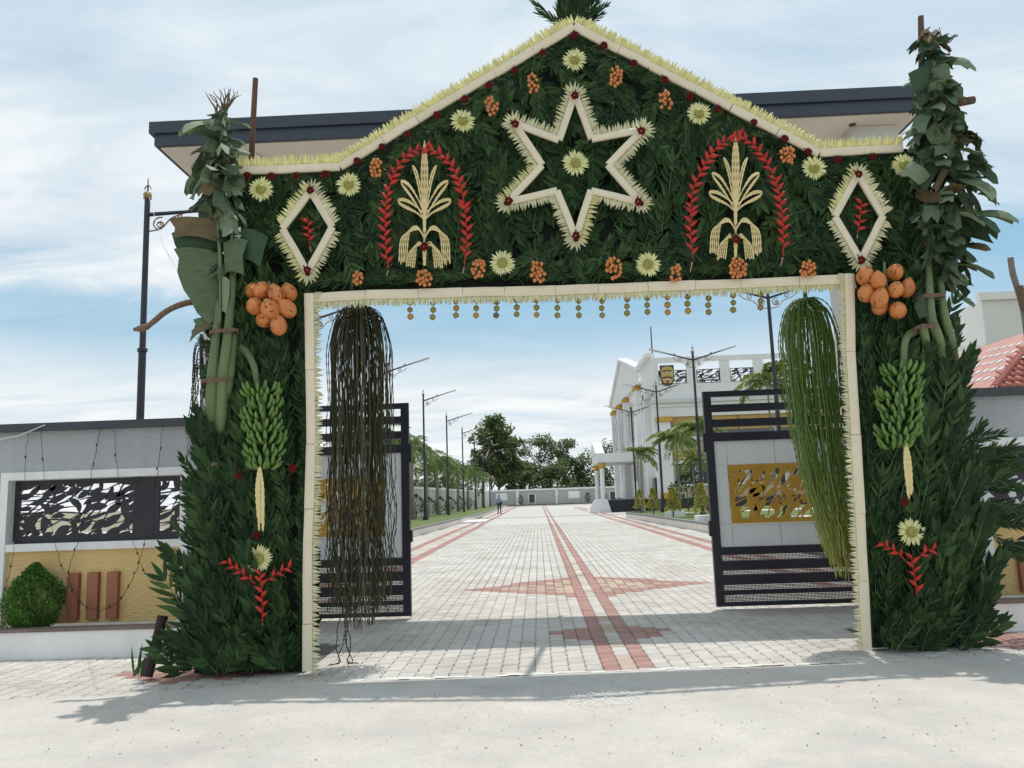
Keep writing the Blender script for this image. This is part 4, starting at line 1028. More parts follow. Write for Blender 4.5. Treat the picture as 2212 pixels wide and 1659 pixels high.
# coconuts
cm2 = MB(); st = 0; prof = []
for i in range(10):
    a = -PI/2+PI*i/9; prof.append((.083*math.cos(a)*(1 if a < 0 else (1-.10*math.sin(a))), .088*math.sin(a)+(.012*(math.sin(a)**6) if a > 0 else 0)))
cm2.lathe([(max(r, .002), z) for r, z in prof], n=14); cm2.mi = 1; cm2.lathe([(.02, .088), (.023, .097), (.008, .104)], n=7)
CMs = cm2.mesh('coconut', [coco_m, M('coconut_calyx', (.5, .22, .07), (.3, .14, .06), .6, 20)], True)
def coconuts(label, pts, stem):
    o = thing('coconut_bunch', label, 'coconuts', A(*pts[0][:2], .3), 'bunches of orange coconuts')
    for i, (u, v, off) in enumerate(pts):
        mt = Matrix.Translation(A(u, v, off)) @ euler(U(.3, 1.7), U(-.9, .9), U(-.8, .8)); s = U(.90, 1.06)
        put('coconut', CMs, o, mt @ Matrix.Diagonal((s, s*U(.95, 1), s*U(1.06, 1.16), 1)))
    m = MB(); m.tube([A(*stem[0], .28), A(*stem[1], .3), A(*stem[2], .26)], [.012, .016, .012], 6); part('stalk', m, bstem_m, o)
z1 = lambda x, y: ((480+x/1.5085)/1.736, (200+y/1.5085)/1.736)
z3 = lambda x, y: ((2500+x/1.6507)/1.736, (300+y/1.6507)/1.736)
coconuts('bunch of nine orange coconuts at the left end of the lintel', [(*z1(712, 1345), .24), (*z1(755, 1345), .33), (*z1(837, 1365), .38), (*z1(908, 1355), .28), (*z1(717, 1430), .34), (*z1(803, 1448), .42), (*z1(897, 1443), .34), (*z1(772, 1505), .3), (*z1(852, 1540), .36)], (z1(798, 1290), z1(800, 1340), z1(790, 1480)))
coconuts('bunch of nine orange coconuts at the right end of the lintel', [(*z3(1230, 1215), .32), (*z3(1310, 1243), .40), (*z3(1413, 1190), .34), (*z3(1418, 1298), .42), (*z3(1488, 1290), .28), (*z3(1238, 1320), .3), (*z3(1318, 1353), .40), (*z3(1320, 1402), .28), (*z3(1430, 1425), .36)], (z3(1348, 1130), z3(1350, 1200), z3(1370, 1350)))
# hanging limes
fmats = [M('fruit_olive', (.24, .22, .05), (.30, .24, .06), .5, 25, rand='object'), M('fruit_orange', (.50, .26, .04), (.42, .22, .04), .5, 25, rand='object'), M('fruit_brown', (.14, .10, .05), (.2, .14, .07), .6, 25)]
fs = []
for m_ in fmats:
    f_ = MB(); f_.ball((0, 0, 0), .031, 12, 7, (1, 1, .94)); f_.mi = 1; f_.ball((0, 0, -.031), .005, 5, 3); fs.append(f_.mesh('fruit', [m_, bleaf_b], True))
ordn = ['leftmost', 'second', 'third', 'fourth', 'fifth', 'sixth', 'seventh', 'eighth', 'ninth', 'tenth', 'eleventh', 'twelfth', 'thirteenth', 'fourteenth', 'fifteenth', 'sixteenth', 'rightmost']
zx = [(218, 97, 138), (353, 98, 141), (490, 88, 130), (610, 88, 131), (729, 90, 130), (848, 83, 124), (966, 84, 127), (1092, 86, 130), (1217, 87, 130), (1355, 88, 130), (1502, 77, 117), (1624, 70, 110), (1743, 68, 112), (1863, 62, 104), (1985, 70, 111), (2133, 55, 98), (2295, 44, 84)]
for i, (x, y1, y2) in enumerate(zx):
    u = (1400+x/1.58)/1.736; v1, v2 = (1100+y1/1.58)/1.736, (1100+y2/1.58)/1.736
    o = thing('fruit_string', f'{ordn[i]} string of round fruits hanging under the lintel' if i in (0, 16) else f'{ordn[i]} string of round fruits from the left, under the lintel', 'fruit string', A(u, v1-24, .14), 'strings of round fruits under the lintel')
    m = MB(); m.tube([A(u, v1-30, .14), A(u, v2+2, .14)], .002, 3); part('string', m, wire_m, o)
    ks = {2: (0, 1, 0), 4: (2, 0, 2), 0: (0, 0, 1), 3: (0, 0, 1), 12: (1, 1, 1), 13: (0, 0, 1), 5: (0, 0, 0), 6: (0, 0, 1)}.get(i, (0, 0, 0))
    for q, vv in enumerate((v1-(v2-v1), v1, v2)):
        s = U(.93, 1.07); put('fruit', fs[ks[q]], o, Matrix.Translation(A(u+U(-.8, .8), vv, .14)) @ euler(U(-.2, .2), U(-.2, .2), U(0, 6)) @ Matrix.Diagonal((s, s, s, 1)))
# green bananas
bn = MB(); pts = [(0, 0, 0), (0, -.006, .02), (0, -.016, .055), (0, -.018, .09), (0, -.010, .118), (0, -.004, .132)]
bn.tube(pts, [.007, .016, .0215, .0205, .013, .005], 7); BN = bn.mesh('banana', bana_m, True)
def bunch(label, stalk, axis, tail, seed, halfw):
    rs = random.Random(seed); o = thing('banana_bunch', label, 'bananas', A(*axis[0], .3), 'green banana bunches')
    cs = catmull([A(*p[:2], p[2]) for p in stalk], 6); m = MB(); m.tube(cs, [.042-.014*i/len(cs) for i in range(len(cs))], 8); part('stalk', m, bstem_m, o, True)
    a0, a1 = A(*axis[0], .24), A(*axis[1], .24); m = MB(); m.tube([a0, a0.lerp(a1, .5), a1], [.024, .02, .013], 8); part('stalk', m, bstem_m, o, True)
    nh = 7; L_ = (a1-a0).length
    for h_ in range(nh):
        u = (h_+.5)/nh; c = a0.lerp(a1, u); R0 = halfw*(.92+.12*math.sin(PI*u))*(.94+.08*math.cos(h_*2.6)); c = c+Vector((.02*math.sin(h_*1.9), 0, 0))
        for row in range(2):
            nf_ = 8
            for k in range(nf_):
                th = -PI*.5 + PI*1.15*((k+.5*row)/nf_-.5) + math.sin(h_*2.1)*.3 + rs.uniform(-.06, .06)
                rad = R0-.075-row*.02; z = c.z - .03 - row*.035+rs.uniform(-.008, .008)
                p = Vector((c.x+rad*math.cos(th), c.y+rad*math.sin(th)*.8, z))
                mt = Matrix.Translation(p) @ Matrix.Rotation(th+PI/2, 4, 'Z') @ Matrix.Rotation(rs.uniform(.35, .6)+row*.35, 4, 'X') @ Matrix.Rotation(rs.uniform(-.22, .22), 4, 'Y')
                s = rs.uniform(.74, .92)
                put('banana', BN, o, mt @ Matrix.Diagonal((s, s, s, 1)))
    # pale tassel hanging below
    for k in range(12):
        x = rs.uniform(-7, 7); t0, t1 = tail; l = rs.uniform(.72, 1.0); e = (t0[0]+(t1[0]-t0[0])*l+x*.9, t0[1]+(t1[1]-t0[1])*l)
        w = catmull([A(t0[0]+x*.25, t0[1], .33), A(t0[0]+(t1[0]-t0[0])*.3+x*1.2, t0[1]+(t1[1]-t0[1])*.35, .34+rs.uniform(0, .02)), A(e[0], e[1], .33+rs.uniform(0, .02))], 9)
        m = MB(); m.tube(w, [.0085*(1.3 if i % 2 else .75) for i in range(len(w))], 5); part('tassel_strand', m, spray_m, o)
bunch('green banana bunch hanging on the left pillar with a cream tassel below', [(505, 738, .2), (530, 758, .27), (548, 790, .3), (557, 838, .26)], ((566, 830), (576, 1012)), ((561, 1008), (564, 1150)), 3, .215)
bunch('green banana bunch hanging on the right pillar with a cream tassel below', [(1990, 712, .22), (1965, 722, .27), (1954, 745, .3), (1952, 800, .26)], ((1948, 785), (1938, 968)), ((1956, 955), (1966, 1078)), 4, .225)
# hanging palm inflorescences
def inflo(label, node, off, n, hw, zend, mat_, lean, seed, wild, group, lenp=1.0, r0=.0062, taper=0.0, bead=.028, spread=.35):
    rs = random.Random(seed); o = thing('palm_inflorescence', label, 'palm flower', A(*node, off), group)
    c = A(*node, off); c2 = c-Vector((0, 0, .34)); m = MB(); m.tube([c+Vector((.0, 0, .08)), c, c.lerp(c2, .5), c2], [.02, .022, .018, .01], 6); part('main_stalk', m, mat_, o, True)
    for k in range(n):
        th = rs.uniform(0, 2*PI); rr = hw*math.sqrt(rs.uniform(.02, 1)); u0 = rs.uniform(0, 1)*(1-.75*rr/hw)
        s0 = c.lerp(c2, u0); dx, dy = math.cos(th)*rr, math.sin(th)*rr*.6
        rise = -.02+.02*rs.random(); apex = s0.z - rr*.28
        L0 = zend+rs.uniform(0, spread)*(1 if rs.random() < .5 else .3)+ (rr/hw)**2*.38
        pts = [s0, s0+Vector((dx*.35, dy*.35, rise+.01)), s0+Vector((dx*.75, dy*.75, -rr*.30)), s0+Vector((dx, dy, -rr*1.0-.06))]
        z = pts[-1].z; q = 0; N_ = 9
        lo = max(L0, .12); px_, py_ = pts[-1].x, pts[-1].y
        for i in range(1, N_+1):
            f_ = i/N_; zz_ = z+(lo-z)*f_
            wv = .012+wild*f_*f_
            cx_ = px_ + lean*f_**3 - dx*taper*f_**3 + rs.uniform(-wv, wv); pts.append(Vector((cx_, py_-dy*taper*f_**2+rs.uniform(-wv, wv), zz_)))
        w = catmull(pts, 6)
        # resample to beads
        out = [w[0]]; 
        for a, b_ in zip(w[:-1], w[1:]):
            d = (b_-a).length; nn_ = max(1, int(d/bead))
            for i in range(1, nn_+1): out.append(a.lerp(b_, i/nn_))
        rad = [r0*(1.35 if i % 2 else .65)*(1-.35*i/len(out)) for i in range(len(out))]
        m = MB(); m.tube(out, rad, 3, False); part('strand', m, mat_, o)
inflo('dark beaded palm flower strands hanging over the left gate leaf', (774, 660), -.18, 185, .345, .30, strand_d, .0, 5, .055, 'hanging palm flower strands')
inflo('green palm flower strands hanging over the right gate leaf', (1740, 645), -.18, 170, .31, .60, strand_g, .13, 6, .02, 'hanging palm flower strands', r0=.0068, taper=.45)
# a few long tails
o = [x for x in bpy.data.objects if x.name == 'palm_inflorescence'][0]
for k in range(5):
    c = A(744+U(-14, 14), 1290, -.18); w = [c]
    for i in range(9): c = c+Vector((U(-.035, .035), U(-.02, .02), -.075)); w.append(c if c.z > .03 else Vector((c.x+U(-.1, .1), c.y, .03)))
    w = catmull(w, 4); m = MB(); m.tube(w, [.006*(1.3 if i % 2 else .6) for i in range(len(w))], 3, False); part('strand', m, strand_d, o)
# ================================================================== BANANA PLANTS TIED TO THE ARCH
def torn(seed, L_, W_, curl, fold, ragged=.25):
    rs = random.Random(seed); m = MB(); nu, nv = 5, 4
    for i in range(nu+1):
        u = i/nu
        for j in range(nv+1):
            v = j/nv-.5
            w = W_*(.85+.2*math.sin(PI*u))
            zz_ = -L_*(u-.10*math.sin(3*u+seed))*(1+(rs.uniform(-ragged, ragged) if i == nu else 0)*.6)
            yy = -curl*L_*math.sin(u*PI*.55)*.5 - fold*abs(v)*W_*2*(1 if u > .1 else .4) + rs.uniform(-.012, .012)
            m.v.append((v*w+rs.uniform(-.006, .006), yy+.05*math.sin(v*5+seed)*W_, zz_))
    for i in range(nu):
        for j in range(nv):
            if i == nu-1 and rs.random() < .25: continue
            q = i*(nv+1)+j; m.f.append((q, q+1, q+nv+2, q+nv+1)); m.m.append(0)
    return m
TL = [torn(i, U(.22, .46), U(.09, .19), U(-.3, .9), U(-.5, .5)) for i in range(12)]
def tlm(mt): return [t_.mesh('leaf', mt, True) for t_ in TL]
TLg, TLd, TLp, TLb = tlm(bleaf_g), tlm(bleaf_d), tlm(bleaf_p), tlm(bleaf_b)
def banana_plant(label, base, seed, axis, radius, n, mixw, stems, ropes, big, extra):
    rs = random.Random(seed); o = thing('banana_plant', label, 'banana plant', base)
    for pts, r0, r1 in stems:
        cs = catmull([A(u, v, f_) for u, v, f_ in pts], 5); m = MB(); m.tube(cs, [r0+(r1-r0)*i/(len(cs)-1) for i in range(len(cs))], 9); part('stem', m, bstem_m, o, True)
    ax_ = [A(u, v, f_) for u, v, f_ in axis]; cum = [0]
    for a, b_ in zip(ax_[:-1], ax_[1:]): cum.append(cum[-1]+(b_-a).length)
    m = MB(); m.tube(catmull(ax_, 4), .022, 7); part('midrib', m, bstem_m, o, True)
    for k in range(n):
        t_ = (k+rs.random())/n*cum[-1]; i = max(j for j in range(len(cum)-1) if cum[j] <= t_+1e-9); f_ = (t_-cum[i])/(cum[i+1]-cum[i]); p = ax_[i].lerp(ax_[i+1], f_); rad = radius[i]+(radius[i+1]-radius[i])*f_
        th = rs.uniform(-PI, PI); rad *= 1+.16*math.sin(t_*9+seed)+.10*math.sin(t_*23)
        if rs.random() < .55: th = -PI/2+rs.uniform(-1.2, 1.2)
        rr = rad*rs.uniform(.15, .8); pos = p+Vector((rr*math.cos(th), rr*math.sin(th), rs.uniform(.0, .12)))
        tilt = rs.gauss(.22, .38) if rs.random() < .86 else rs.uniform(.5, 1.2); s = min(.95, rs.uniform(.5, 1.05)*(max(rad, .05)/.26)**.5)
        mt = Matrix.Translation(pos) @ Matrix.Rotation(th+PI/2, 4, 'Z') @ Matrix.Rotation(-tilt, 4, 'X') @ Matrix.Rotation(rs.gauss(0, .5), 4, 'Y') @ Matrix.Rotation(rs.uniform(-.7, .7), 4, 'Z') @ Matrix.Diagonal((s, s, s, 1))
        q = rs.random(); w = mixw(t_/cum[-1]); lst = TLg if q < w[0] else TLd if q < w[0]+w[1] else TLp if q < w[0]+w[1]+w[2] else TLb
        put('leaf', rs.choice(lst), o, mt)
    for u, v, f_, rx, rz_ in ropes:
        for q in range(3):
            c = A(u, v+q*2.4, f_); m = MB(); m.tube([c+Vector((rx*math.cos(2*PI*i/14), rx*.8*math.sin(2*PI*i/14), rz_*math.cos(2*PI*i/14)+.006*math.sin(5*i))) for i in range(15)], .007, 5); part('rope', m, rope_m, o)
    big(o, rs); extra(o, rs)
    return o
def blade(o, outline, off, mat_, name='broad_leaf', bulge=.05, seed=0):
    # broad leaf blade: measured outline, filled in ribs from the spine (first list) to the edge (second list), rippled in depth
    sp, ed = outline; rs = random.Random(seed); m = MB(); nv = 5; n = len(sp)
    for i in range(n):
        a, b_ = A(*sp[i], off), A(*ed[i], off); b_ = a.lerp(b_, 1-(rs.uniform(.05, .16) if i % 2 else 0))
        rip = (.022 if i % 2 else -.018)
        for j in range(nv+1):
            v = j/nv; p = a.lerp(b_, v); dz = -.07*math.sin(v*PI*.6)*(b_-a).length
            p = p+Vector((math.sin(AR), -math.cos(AR), 0))*(bulge*math.sin(PI*v*.8)+rip*v+rs.uniform(-.003, .003))+Vector((0, 0, .02*math.sin(PI*v)))
            m.v.append(tuple(p))
    for i in range(n-1):
        for j in range(nv):
            q = i*(nv+1)+j; m.f.append((q, q+1, q+nv+2, q+nv+1)); m.m.append(0)
    return part(name, m, mat_, o, True)
def bigL(o, rs):
    # the broad ragged blade left of the stem
    sp = [(470, 520), (470, 545), (471, 568), (471, 590), (471, 612), (471, 634), (472, 656), (472, 678), (470, 700)]
    ed = [(374, 512), (376, 538), (380, 560), (384, 588), (388, 606), (398, 628), (412, 650), (426, 676), (455, 705)]
    blade(o, (sp[1:], ed[1:]), .34, bleaf_g, seed=1)
    blade(o, ([(470, 478), (470, 500), (468, 522)], [(368, 476), (372, 497), (378, 516)]), .36, bleaf_b, seed=2, bulge=.08)
    blade(o, ([(470, 500), (470, 530), (468, 552)], [(372, 504), (378, 532), (392, 556)]), .30, bleaf_d, seed=3, bulge=.06)
    blade(o, ([(482, 524), (484, 552), (486, 590)], [(536, 520), (536, 556), (528, 596)]), .38, bleaf_g, seed=4)
    blade(o, ([(522, 492), (520, 530), (526, 560)], [(580, 512), (576, 545), (562, 578)]), .34, bleaf_d, seed=5, bulge=.03)
    blade(o, ([(480, 600), (480, 640), (480, 675)], [(496, 606), (500, 640), (488, 680)]), .40, bleaf_p, seed=6, bulge=.02)
    m = MB(); m.tube(catmull([A(u, v, .37) for u, v in ((471, 480), (475, 560), (476, 650), (474, 700))], 5), .017, 7); part('midrib', m, bstem_m, o, True)
    for k in range(4): blade(o, ([(468-8*k, 690+k*3), (470-8*k, 705+k*3)], [(416-4*k+rs.uniform(-8, 8), 690+12*k), (422-4*k, 708+12*k)]), .33+.01*k, bleaf_b if k % 2 else bleaf_g, seed=10+k, bulge=.02)
def none(o, rs): pass
def exL(o, rs):
    # dry curled tip at the very top
    for k in range(16):
        c = A(480+rs.uniform(-12, 10), 250, .18); p = [c]; a = rs.uniform(-1, 1)*.6+PI/2
        for i in range(5): p.append(p[-1]+Vector((math.cos(a)*.055, rs.uniform(-.02, .02), math.sin(a)*.06))); a += rs.uniform(-.45, .45)
        m = MB(); m.tube(catmull(p, 3), [.014*(1-.055*i) for i in range(len(catmull(p, 3)))], 4); part('dry_strip', m, bleaf_b, o)
def mixL(t_): return (.34, .16, .38) if t_ > .25 else (.45, .35, .15)
def mixR(t_): return (.42, .38, .09)
# (axis bottom -> top)
banana_plant('banana plant tied to the left pillar with ragged pale leaves and one broad torn blade', A(470, 1000), 5,
    [(478, 640, .1), (490, 560, .15), (480, 480, .2), (470, 420, .22), (478, 360, .22), (482, 300, .2), (486, 250, .18)], [.12, .15, .21, .25, .22, .15, .08], 170, mixL,
    [([(452, 1010, .02), (458, 930, .12), (458, 830, .34), (466, 740, .36), (474, 650, .34)], .075, .035), ([(464, 1000, .02), (478, 900, .2), (480, 820, .34), (490, 740, .38), (500, 640, .36), (504, 560, .2)], .07, .028), ([(474, 900, .12), (494, 830, .3), (502, 760, .32), (506, 720, .32)], .05, .03)],
    [(484, 716, .36, .13, .01), (468, 822, .35, .14, .01), (460, 1000, .24, .07, .0)], bigL, exL)
def bigR(o, rs):
    blade(o, ([(2010, 150), (2012, 185), (2014, 220)], [(1960, 160), (1958, 200), (1985, 235)]), .34, bleaf_d, seed=21)
    blade(o, ([(2014, 150), (2016, 185), (2016, 215)], [(2050, 142), (2052, 175), (2036, 215)]), .34, bleaf_g, seed=22)
    blade(o, ([(2010, 380), (1998, 392), (1985, 400)], [(1962, 352), (1940, 368), (1932, 378)]), .40, bleaf_p, seed=23)
    blade(o, ([(2000, 640), (2004, 668), (2006, 690)], [(1990, 636), (1966, 664), (1985, 690)]), .36, bleaf_d, seed=24)
    blade(o, ([(2050, 470), (2052, 520), (2050, 560)], [(2096, 470), (2094, 520), (2078, 555)]), .30, bleaf_d, seed=25)
def exR(o, rs):
    for k in range(12):
        c = A(2035+rs.uniform(-10, 10), 95, .15); p = [c]; a = rs.choice((.7, 2.4))+rs.uniform(-.5, .5)
        for i in range(4): p.append(p[-1]+Vector((math.cos(a)*.05, rs.uniform(-.02, .02), math.sin(a)*.05))); a += rs.uniform(-.4, .4)
        cc_ = catmull(p, 3); m = MB(); m.tube(cc_, [.012*(1-.06*i) for i in range(len(cc_))], 4); part('dry_strip', m, bleaf_b, o)
banana_plant('banana plant tied to the right pillar, a tall mass of drooping torn leaves', A(2030, 1000), 8,
    [(2030, 615, .05), (2020, 560, .15), (2030, 480, .2), (2035, 400, .22), (2032, 320, .22), (2020, 240, .2), (2012, 160, .2), (2008, 100, .18), (2006, 75, .15)], [.28, .36, .38, .38, .35, .24, .16, .12, .08], 300, mixR,
    [([(2035, 830, -.1), (2028, 740, .24), (2012, 690, .34), (2008, 630, .34), (2006, 560, .2)], .06, .03), ([(2066, 840, -.1), (2055, 740, .2), (2040, 680, .3), (2030, 600, .25)], .055, .03), ([(2012, 830, -.1), (1998, 730, .28), (1992, 700, .34)], .05, .035)],
    [(2010, 640, .34, .13, .01), (1998, 705, .36, .1, .01)], bigR, exR)
# small dark palm flower behind the left plant
inflo('small dark palm flower cluster hanging in the air left of the banana stems', (435, 738), -.35, 22, .13, 1.9, strand_d, -.05, 9, .04, 'hanging palm flower strands', bead=.03)
# crown of palm leaf at the peak
o = thing('palm_tuft', 'tuft of dark palm leaves standing behind the peak of the arch', 'palm leaf', A(1235, 60, -.1))
for k in range(44):
    mt = Matrix.Translation(A(1235+U(-14, 14), 62+U(-4, 10), -.12+U(-.1, .05))) @ ARCHROT @ Matrix.Rotation(U(-1, 1)**3*1.1+U(-.25, .25), 4, 'Y') @ Matrix.Rotation(U(-.3, .3), 4, 'X') @ Matrix.Diagonal([U(.5, .85)]*3+[1])
    put('frond', random.choice(FRTm), o, mt)
# poles and bough stubs
def pole(name, label, cat, pts, r, mt, kinds=None):
    m = MB(); m.tube(pts, r, 8); o = part(name, m, mt, None); tag(o, label, cat); return o
pole('wooden_post', 'squared wooden post end rising above the left end of the arch', 'post', [A(538, 480, -.1), A(545, 300, -.1), A(552, 170, -.1)], [.03, .03, .028], wood_m)
pole('wooden_post', 'reddish wooden post end at the top of the right banana plant', 'post', [A(1992, 330, .0), A(1991, 120, .0), A(1989, 36, .0)], [.034, .034, .03], wood_m)
pole('wooden_post', 'short dark log stub sticking out right of the banana leaves', 'log', [A(2030, 228, .05), A(2070, 222, .05), A(2103, 216, .05)], [.045, .045, .042], wood_m)
pole('tied_branch', 'rope wrapped branch sticking out left of the broad banana blade', 'branch', catmull([A(430, 652, .1), A(400, 655, .15), A(360, 672, .2), (A(318, 705, .22)), A(288, 712, .25)], 5), [.03]*8+[.028]*6+[.024, .03, .034, .036, .03, .02, .015], rope_m)
pole('bamboo_brace', 'bamboo brace running back from the gable to the canopy', 'pole', [Vector((.18, 7.80, 5.2)), Vector((.4, 9.8, 5.25)), Vector((.6, 11.5, 5.3))], .035, wood_m)
c0 = P(2183, 557, 11.2)
o = thing('roped_log', 'grey log with a brown strap standing beyond the right wall at the frame edge', 'log', P(2205, 800, 11.2))
m = MB(); m.tube(catmull([P(2183, 557, 11.2), P(2188, 590, 11.2), P(2200, 630, 11.2), P(2212, 675, 11.2), P(2222, 760, 11.2), P(2226, 860, 11.2)], 4), .042, 9); part('log', m, M('grey_log', (.30, .26, .22), (.2, .17, .15), .9, 10, bump=.3), o)
m = MB(); m.tube([P(2202, 618, 11.15), P(2207, 640, 11.15), P(2212, 668, 11.15)], [.052]*3, 8); part('strap', m, rope_m, o)
# stump with rough leaves at the foot of the left pillar
pole('leaning_stump', 'dark leaning stump end at the outer foot of the left pillar', 'stump', [A(352, 1330, .0), A(335, 1400, .05), A(318, 1462, .1)], [.05, .045, .05], M('dark_stump', (.05, .035, .03), (.03, .02, .02), .9, 20, bump=.3))
o = thing('rough_leaf_tuft', 'tuft of stiff dark leaves on the paving left of the leaning stump', 'leaves', A(292, 1462, .1))
for k in range(9):
    m = MB(); leaflet(m, A(292+U(-8, 20), 1463, .1), Vector((U(-.3, .7), U(-.2, .2), 1)), Vector((0, -1, 0)), U(.15, .34), U(.02, .035), -.3, .2, 3); part('leaf', m, leaf_m, o)
# ================================================================== planter shrub and string lights
def needles(m, n, r, h, base, shape, leafL, seed, wid=.28):
    rs = random.Random(seed)
    for k in range(n):
        u = rs.random(); rad = r*shape(u)*math.sqrt(rs.uniform(.35, 1)); th = rs.uniform(0, 2*PI)
        lump = 1+.12*math.sin(th*5+u*9)+.08*math.sin(th*11+u*17)
        p = Vector((base[0]+rad*lump*math.cos(th), base[1]+rad*lump*math.sin(th), base[2]+h*u))
        d = Vector((math.cos(th)*.7, math.sin(th)*.7, rs.uniform(.3, 1.3)))+Vector((rs.uniform(-.5, .5), rs.uniform(-.5, .5), rs.uniform(-.2, .4))); d.normalize()
        s_ = d.cross(Vector((rs.uniform(-1, 1), rs.uniform(-1, 1), rs.uniform(-1, 1)))).normalized(); L_ = leafL*rs.uniform(.6, 1.3)
        st = len(m.v); m.v += [tuple(p), tuple(p+d*L_*.5+s_*L_*wid), tuple(p+d*L_), tuple(p+d*L_*.5-s_*L_*wid)]; m.f.append((st, st+1, st+2, st+3)); m.m.append(0)
pc = G(78, 1366, .27); 
o = thing('conifer_shrub', 'bushy green conifer in the left planter beside the terracotta bars', 'shrub', (-5.66, 8.86, .26))
m = MB(); needles(m, 8500, .245, .70, (-5.66, 8.84, .27), lambda u: (.72+.5*math.sin(PI*min(u*1.15, 1)*.95))*(1-u**5)*(.85 if u < .05 else 1)*1.0, .042, 3, .2); part('foliage', m, thuja_m, o)
m = MB(); m.tube([(-5.66, 8.84, .2), (-5.66, 8.84, .8)], [.03, .012], 6); part('trunk', m, bark_m, o)
def string_light(label, pts, Y=8.93):
    o = thing('string_light', label, 'string light', P(*pts[0], Y), 'strings of small bulbs draped over the left wall')
    w = catmull([P(u, v, Y-.004*i) for i, (u, v) in enumerate(pts)], 8); w = [p+Vector((U(-.006, .006), U(-.01, .01), U(-.006, .006))) for p in w]
    m = MB(); m.tube(w, .0035, 4); part('cable', m, wire_m, o)
    tot = 0
    for i in range(5, len(w)-1, 6):
        m = MB(); m.tube([w[i]+Vector((0, -.008, .016)), w[i]+Vector((0, -.008, 0)), w[i]+Vector((0, -.01, -.018))], [.007, .011, .004], 6); part('bulb', m, wire_m, o)
q4 = lambda x, y: (x/1.443/1.736, (1450+y/1.443)/1.736)
string_light('string of bulbs on the left wall ending behind the conifer shrub', [q4(*p) for p in ((150, 235), (135, 470), (110, 700), (80, 850), (45, 1040), (5, 1170))])
string_light('string of bulbs on the left wall crossing the fretwork to the first terracotta bar', [q4(*p) for p in ((222, 240), (240, 480), (265, 660), (300, 850), (355, 1030), (455, 1180), (545, 1215))])
string_light('string of bulbs sagging from the wall top above the terracotta bars', [q4(*p) for p in ((540, 215), (515, 370), (490, 500), (465, 650), (430, 820), (375, 985), (395, 1110), (455, 1185))])
string_light('string of bulbs crossing the wider fretwork and the ochre panel down to the leaves', [q4(*p) for p in ((615, 210), (640, 470), (690, 740), (750, 920), (795, 1025), (890, 1100))])
string_light('string of bulbs nearest the leafy pillar, crossing down to the third terracotta bar', [q4(*p) for p in ((880, 200), (860, 400), (845, 510), (800, 740), (765, 910), (735, 1000), (690, 1090), (630, 1170), (545, 1215))])
o = pole('white_rope', 'thin white cord tied over the dark coping at the far left', 'cord', [P(-30, 955, 8.88), P(40, 942, 8.88), P(97, 918, 8.9)], .008, cord_m)
o = pole('white_rope', 'thin white cord stretched from the near lamp post to the banana plant', 'cord', [P(322, 425, 14.6), P(352, 530, 11), P(386, 590, 7.8)], .004, cord_m)
